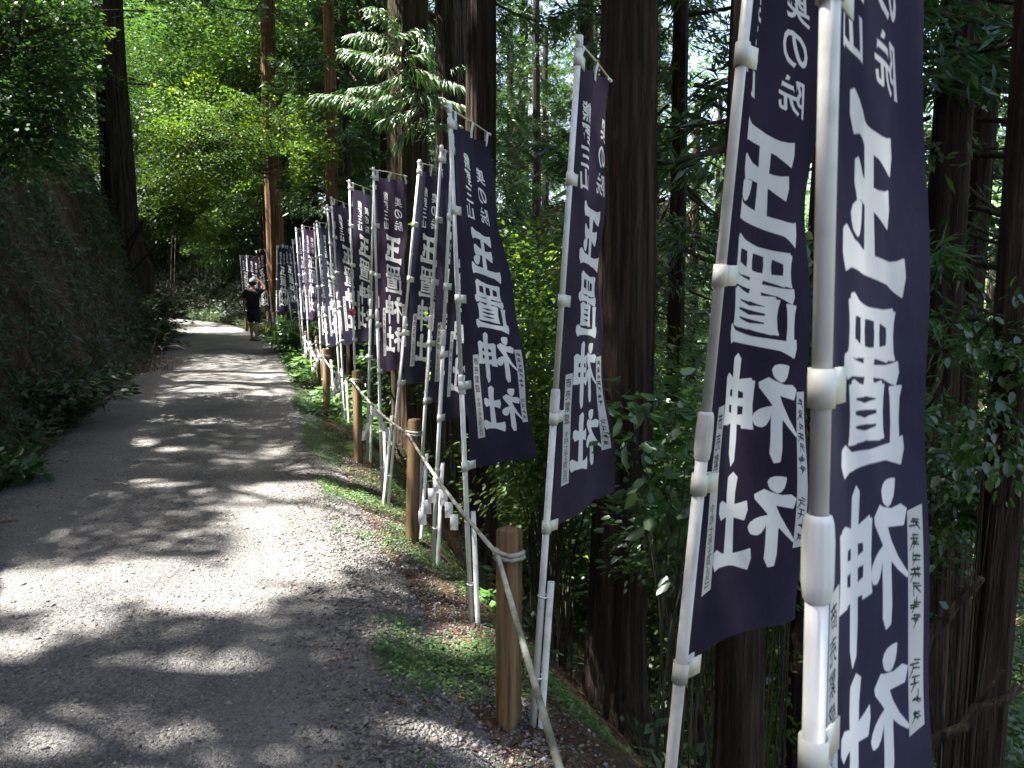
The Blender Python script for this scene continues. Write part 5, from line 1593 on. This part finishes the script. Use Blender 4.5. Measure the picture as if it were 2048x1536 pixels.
patch = lambda f, lo, hi, k: (lambda x, y, e: np.clip((fbm(x * f, y * f, 4) + .5 - lo) / (hi - lo), 0, 1) ** k)
strew(9500, 3, 30, .0, 3.6, 1, .085, .34, 16, 1, 'under', "bank_undergrowth", .9, patch(1.1, .30, .70, .9), .18, .2)
strew(2600, 3, 30, .1, 3.5, 1, .17, .16, 14, 2, 'under', "bank_ferns", .7, patch(.9, .35, .8, 1), .2, .14)
strew(7500, 26.5, 52, .0, 6, -1, .17, .42, 18, 3, 'under', "far_bank_undergrowth", .8, None, .3, .2)
strew(2600, 28, 56, 2.5, 14, -1, .2, .42, 16, 14, 'broad', "hillside_undergrowth", .8, None, .35, .35)
strew(1500, 28, 50, 3, 12, 1, .14, .4, 14, 4, 'under', "upper_bank_undergrowth", .8, None, .3, .2)
strew(5200, 1.0, 26, .7, 9, -1, .10, .42, 12, 5, 'under', "slope_undergrowth", .8, patch(.8, .3, .7, .9), .2, .18)
strew(34000, 1.6, 12, -.35, .75, -1, .017, .8, 5, 6, 'clover', "verge_clover", .25, patch(1.5, .30, .80, 1.3), .04, .03, 1.4)
strew(3600, 10, 26, -.25, .9, -1, .05, .6, 6, 7, 'clover', "far_verge_clover", .35, patch(1.2, .3, .6, 1), .08, .06)
strew(2600, 2, 24, -.15, .35, 1, .05, .5, 6, 8, 'under', "bank_foot_plants", .5, patch(1.2, .4, .7, 1), .07, .05)
strew(6500, 1.2, 24, -.25, 5, -1, .07, .16, 3, 9, 'litter', "fallen_litter", .12, None, .12, .012)
strew(9000, 3, 30, -.2, 3.6, 1, .10, .10, 3, 10, 'litter', "bank_litter", .35, None, .12, .02)
strew(2400, 1.6, 9, -.7, .4, -1, .03, .3, 2, 12, 'litter', "verge_litter", .05, None, .05, .006)
strew(700, 2, 20, -2.9, -.1, 1, .03, .3, 1, 13, 'litter', "road_litter", .02, None, .05, .004)

# thin roots and dead stems trailing down the cut bank, too many to count
r = np.random.default_rng(404); b = MB()
for q in range(420):
    s0 = 4 + 25 * r.random() ** 1.3; e0 = .3 + 2.6 * r.random(); L0 = .25 + .7 * r.random()
    side = r.normal(0, .25)
    pts_ = []
    for t in np.linspace(0, 1, 6):
        s_ = s0 + side * t * L0 * 2; e_ = max(.0, e0 - L0 * .55 * t)
        x_ = np.interp(s_, CS, CL[:, 0]) + np.interp(s_, CS, CN[:, 0]) * (HW + e_); y_ = np.interp(s_, CS, CL[:, 1]) + np.interp(s_, CS, CN[:, 1]) * (HW + e_)
        pts_.append((x_ + r.normal(0, .02), y_ + r.normal(0, .02)))
    pts_ = np.array(pts_); z_ = ground(pts_[:, 0], pts_[:, 1]) + .02 + .06 * np.sin(np.linspace(0, 3.14, 6)) * r.random()
    b.tube(np.column_stack([pts_, z_]), (.004 + .010 * r.random() ** 3) * np.linspace(1, .4, 6), 4, cap=False)
obj("bank_roots", b, M['deadwood'], kind='stuff')

# ------------------------------------------------------------------ fallen sticks and dead brushwood
def stick(px0, px1, R, lab, seed, name="stick", cat="stick", fork=False, D=None, mat='deadwood'):
    r = np.random.default_rng(seed)
    if D is None: a = on_ground(*px0); b_ = on_ground(*px1)
    else: a = at(*px0, D[0]); b_ = at(*px1, D[1])
    P = np.array([a * (1 - t) + b_ * t + np.array([0, 0, R * .8]) + r.normal(0, .02, 3) * np.linalg.norm(b_ - a) * np.array([1, 1, .3]) for t in np.linspace(0, 1, 7)])
    b = MB(); b.tube(P, R * np.linspace(1, .55, 7), 7)
    if fork or True:
        q = P[4]; b.tube([q, q + (P[6] - P[3]) * .5 + np.array([0, 0, np.linalg.norm(b_ - a) * .12])], [R * .5, R * .2], 5)
    o = obj(name, b, M[mat], smooth=True); tag(o, lab, cat)
stick((342, 918), (388, 919), .008, "thin fallen stick lying across the middle of the road", 1)
stick((52, 884), (128, 878), .018, "pale fallen branch at the foot of the left bank", 2)
stick((60, 912), (85, 890), .022, "curled piece of reddish bark lying by the left bank", 3)
stick((0, 1048), (38, 1044), .014, "short dark branch at the left road edge, cut by the picture edge", 4)
stick((225, 1070), (248, 1073), .006, "small twig on the sunlit part of the road", 5)
stick((970, 1440), (1030, 1530), .010, "brown twig leaning in the grass left of the nearest fence post's foot", 6)
stick((870, 1128), (925, 1200), .008, "slanting stick on the bank behind the third nearest pole", 7)
stick((1820, 1330), (1965, 1165), .022, "dark bare branch rising to the right at the lower right edge", 8, "bare_branch", "branch", D=(3.0, 2.8), mat='twig')
stick((1800, 1530), (2050, 1385), .025, "thick dark branch slanting up in the lower right corner", 9, "bare_branch", "branch", D=(2.8, 2.6), mat='twig')
def brush_pile(px, py, rad, n, lab, seed):
    r = np.random.default_rng(seed); c = on_ground(px, py)
    b = MB()
    for k in range(n):
        a = c + r.normal(0, rad, 3) * np.array([.8, 1, .5]); d = unit(r.normal(size=3) * np.array([1, 1, .8])); L_ = rad * (1.2 + 2.0 * r.random())
        z = ground(a[0], a[1]); a[2] = max(a[2], z + .015)
        P = np.array([a + d * L_ * t + np.array([0, 0, .25 * L_ * math.sin(t * 3.1)]) + r.normal(0, .03, 3) * rad for t in np.linspace(0, 1, 5)])
        b.tube(P, .006 * np.linspace(1, .4, 5) * (.6 + r.random()), 4, cap=False)
    o = obj("brushwood", b, M['deadwood'], smooth=True); tag(o, lab, "brushwood")
brush_pile(215, 592, .22, 46, "sunlit tangle of bare dead twigs halfway up the left bank", 1)
brush_pile(292, 742, .30, 60, "heap of dry reddish twigs at the foot of the left bank by the road", 2)
brush_pile(60, 250, .35, 50, "pale dead branches on the upper left bank", 3)
brush_pile(1140, 1190, .10, 40, "dry dead fronds against the foot of the massive trunk", 4)
brush_pile(1330, 1440, .10, 30, "dead twigs on the dark slope below the second nearest banner", 5)

# ------------------------------------------------------------------ the person walking away
def skin_mesh(name, verts, edges, radii, sub=2, root=0):
    me = bpy.data.meshes.new(name); me.from_pydata([tuple(v) for v in verts], edges, [])
    o = bpy.data.objects.new(name, me); COL.objects.link(o)
    md = o.modifiers.new("skin", 'SKIN'); md.use_smooth_shade = True
    for i, rr_ in enumerate(radii):
        d = me.skin_vertices[0].data[i]
        d.radius = rr_ if isinstance(rr_, tuple) else (rr_, rr_); d.use_root = (i == root)
    s_ = o.modifiers.new("sub", 'SUBSURF'); s_.levels = sub; s_.render_levels = sub
    dg = bpy.context.evaluated_depsgraph_get()
    m2 = bpy.data.meshes.new_from_object(o.evaluated_get(dg))
    bpy.data.objects.remove(o)
    for p in m2.polygons: p.use_smooth = True
    m2.name = name
    return m2
pp = at(509, 684, 21.6)
pz = float(surface(pp[:1], pp[1:2])[0][0])
person = thing("person", "person seen from behind in black tee and dark shorts, hand raised to a pale cap", "person", (pp[0], pp[1], pz))
person.rotation_euler = (0, 0, -YAW + math.radians(-3))       # local x to the right, y away from the camera
# joints (x right, y forward, z up)
J = {}
vs, es, rs = [], [], []
def jv(p, r_, to=None):
    vs.append(p); rs.append(r_)
    if to is not None: es.append((to, len(vs) - 1))
    return len(vs) - 1
pel = jv((0, 0, .92), (.155, .11))
sp1 = jv((0, .0, 1.08), (.145, .10), pel); sp2 = jv((0, .0, 1.26), (.165, .105), sp1); sp3 = jv((0, .0, 1.39), (.13, .085), sp2)
nk = jv((0, .01, 1.47), .058, sp3); hd0 = jv((0, .02, 1.54), .062, nk); hd1 = jv((0, .03, 1.62), (.078, .095), hd0); hd2 = jv((0, .03, 1.70), (.062, .075), hd1)
# left arm hangs, right arm raised with the hand at the cap
ls = jv((-.18, 0, 1.37), .062, sp3); le = jv((-.25, .0, 1.10), .043, ls); lw = jv((-.27, .06, .86), .028, le); lp = jv((-.272, .075, .80), (.022, .036), lw); lq = jv((-.272, .083, .765), (.016, .034), lp)
rs_ = jv((.18, 0, 1.37), .062, sp3); re = jv((.34, .06, 1.43), .043, rs_); rw = jv((.19, .10, 1.64), .028, re); rp = jv((.13, .11, 1.68), (.034, .022), rw); rq = jv((.095, .112, 1.695), (.032, .016), rp)
for q, (tipd) in ((lq, [(-.0, .030 - .018 * k, -.07 - .006 * (k in (1, 2))) for k in range(4)]), (rq, [(-.065 - .006 * (k in (1, 2)), .004, -.024 + .018 * k) for k in range(4)])):
    b0 = np.array(vs[q])
    for t in tipd:
        t = np.array(t)
        k1 = b0 + np.array([0, t[1], 0]) * .8 + t * .45 if q == lq else b0 + np.array([0, 0, t[2]]) * .8 + t * .45
        a1 = jv(tuple(k1), .0095, q); a2 = jv(tuple(b0 + t + np.array([.008, .01, 0])), .0075, a1)
for q, t in ((lp, (.01, .05, -.02)), (rp, (.0, .0, -.05))):
    a1 = jv(tuple(np.array(vs[q]) + np.array(t) * .7), .011, q); jv(tuple(np.array(vs[q]) + np.array(t) * 1.2 + np.array((-.01, .005, -.015))), .009, a1)
for sgn, fy in ((-1, .14), (1, -.10)):
    h = jv((.085 * sgn, 0, .86), .092, pel); k = jv((.10 * sgn, .03 + fy * .55, .49), .058, h); cf = jv((.10 * sgn, fy * .75 - .03, .33), .054, k); an = jv((.10 * sgn, fy * .8 - .05, .09), .034, cf)
    ht = jv((.10 * sgn, fy * .8 - .05, .045), .036, an); jv((.108 * sgn, fy * .8 + .10, .035), (.042, .024), ht); 
body = skin_mesh("body", vs, es, rs, 2, 0)
m_skin = pbr("skin", (.32, .18, .12), .55, .35)[0]
body.materials.append(m_skin)
ob = bpy.data.objects.new("body", body); COL.objects.link(ob); ob.parent = person
# clothes: sleeves, torso and shorts built a little outside the body
def cloth_noise(mat_col, nm):
    m, nt, b = pbr(nm, mat_col, .9, .1)
    return m
m_tee = cloth_noise((.012, .012, .014), "black_cotton"); m_short = cloth_noise((.016, .018, .026), "dark_navy_cotton")
V = [(0, 0, .80), (0, 0, 1.0), (0, 0, 1.2), (0, 0, 1.34), (0, .005, 1.425), (0, .01, 1.46)]; E_ = [(i, i + 1) for i in range(5)]
R_ = [(.20, .145), (.195, .14), (.20, .135), (.165, .115), (.09, .08), (.066, .066)]
V += [(-.20, 0, 1.365), (-.265, 0, 1.16), (.20, .0, 1.375), (.31, .045, 1.425)]; E_ += [(3, 6), (6, 7), (3, 8), (8, 9)]; R_ += [.085, .078, .085, .075]
tee = skin_mesh("t_shirt", V, E_, R_, 2, 0); tee.materials.append(m_tee)
o = bpy.data.objects.new("t_shirt", tee); COL.objects.link(o); o.parent = person
V = [(0, 0, .97), (0, 0, .84)]; E_ = [(0, 1)]; R_ = [(.185, .13), (.185, .135)]
for sgn, fy in ((-1, .14), (1, -.10)):
    a = len(V); V += [(.095 * sgn, .01, .76), (.105 * sgn, fy * .42 + .015, .56), (.106 * sgn, fy * .45 + .015, .51)]; E_ += [(1, a), (a, a + 1), (a + 1, a + 2)]; R_ += [(.118, .115), (.102, .10), (.102, .10)]
sh = skin_mesh("shorts", V, E_, R_, 2, 0); sh.materials.append(m_short)
o = bpy.data.objects.new("shorts", sh); COL.objects.link(o); o.parent = person
# hair at the nape, ears, cap with brim
b = MB()
tn = np.linspace(0, 1, 9); 
rings = []
for t in tn:
    z_ = 1.545 + .10 * t; rr_ = (.080 + .016 * math.sin(t * 2.2), .098 + .012 * math.sin(t * 2.2))
    th = np.linspace(math.radians(170), math.radians(370), 24)
    rings.append(np.stack([np.cos(th) * rr_[0], .025 + np.sin(th) * rr_[1], np.full(24, z_)], 1))
V = np.concatenate(rings); I = np.arange(9 * 24).reshape(9, 24)
b.add(V, np.stack([I[:-1, :-1], I[:-1, 1:], I[1:, 1:], I[1:, :-1]], -1).reshape(-1, 4))
hm = b.mesh("hair", True); hm.materials.append(pbr("dark_hair", (.012, .01, .009), .6, .3)[0]); o = bpy.data.objects.new("hair", hm); COL.objects.link(o); o.parent = person
b = MB()
th = np.arange(28) * 2 * math.pi / 28; rings = []
for a in np.linspace(0, math.pi / 2 * .97, 9):
    rings.append(np.stack([np.cos(th) * .099 * math.cos(a), .028 + np.sin(th) * .117 * math.cos(a), np.full(28, 1.635 + .115 * math.sin(a))], 1))
V = np.concatenate(rings); I = np.arange(9)[:, None] * 28; j = np.arange(28)[None]; k = (j + 1) % 28
Ic = np.arange(8)[:, None] * 28
b.add(V, np.stack([Ic + j, Ic + k, Ic + 28 + k, Ic + 28 + j], -1).reshape(-1, 4))
cap_m = b.mesh("cap", True); cap_m.materials.append(pbr("pale_cap_cloth", (.34, .37, .40), .9, .1)[0]); co = bpy.data.objects.new("cap", cap_m); COL.objects.link(co); co.parent = person
b = MB(); th = np.linspace(math.radians(25), math.radians(155), 15)
V = np.concatenate([np.stack([np.cos(th) * .097, .03 + np.sin(th) * .115, np.full(15, 1.640)], 1), np.stack([np.cos(th) * .105, .05 + np.sin(th) * .185, np.full(15, 1.632)], 1), np.stack([np.cos(th) * .105, .05 + np.sin(th) * .185, np.full(15, 1.627)], 1), np.stack([np.cos(th) * .097, .03 + np.sin(th) * .115, np.full(15, 1.634)], 1)])
I = np.arange(60).reshape(4, 15); b.add(V, np.stack([I[:-1, :-1], I[:-1, 1:], I[1:, 1:], I[1:, :-1]], -1).reshape(-1, 4))
o = bpy.data.objects.new("brim", b.mesh("brim")); o.data.materials.append(cap_m.materials[0]); COL.objects.link(o); o.parent = co
for sgn in (-1, 1):
    b = MB(); tube_ring(b, np.array([.083 * sgn, .02, 1.60]), np.array([1.0, .25 * sgn, 0]), .006, .019, .012, 12)
    e = b.mesh("ear", True); e.materials.append(m_skin); o = bpy.data.objects.new("ear", e); COL.objects.link(o); o.parent = person
b = MB(); b.tube([(0, .115, 1.62), (0, .145, 1.585), (0, .12, 1.572)], [.010, .015, .010], 8); o = bpy.data.objects.new("nose", b.mesh("nose", True)); o.data.materials.append(m_skin); COL.objects.link(o); o.parent = person
m_sand = pbr("dark_sandal", (.02, .018, .016), .7, .2)[0]
for sgn, fy in ((-1, .14), (1, -.10)):
    b = MB(); x_ = .104 * sgn; y_ = fy * .8 + .02
    pr = [(-.045, -.10), (.0, -.125), (.042, -.10), (.047, .02), (.052, .10), (.02, .155), (-.03, .145), (-.05, .05)]
    V = [(x_ + a, y_ + c, .004) for a, c in pr] + [(x_ + a, y_ + c, .026) for a, c in pr]
    b.add(V, [(i, (i + 1) % 8, 8 + (i + 1) % 8, 8 + i) for i in range(8)] + [(8, 9, 10, 11), (8, 11, 12, 15), (12, 13, 14, 15), (3, 2, 1, 0), (7, 4, 3, 0), (7, 6, 5, 4)])
    th = np.linspace(0, math.pi, 9)
    for yy_ in (.05, -.02):
        b.tube(np.stack([x_ + .052 * np.cos(th), np.full(9, y_ + yy_), .02 + .055 * np.sin(th)], 1), .011, 6)
    o = bpy.data.objects.new("sandal", b.mesh("sandal")); o.data.materials.append(m_sand); COL.objects.link(o); o.parent = person

# twigs, stems and sprays too fine to pick apart
for o in COL.objects:
    if o.parent is not None and o.name.split('.')[0] in ("limbs", "stems", "spray"):
        o["kind"] = "stuff"
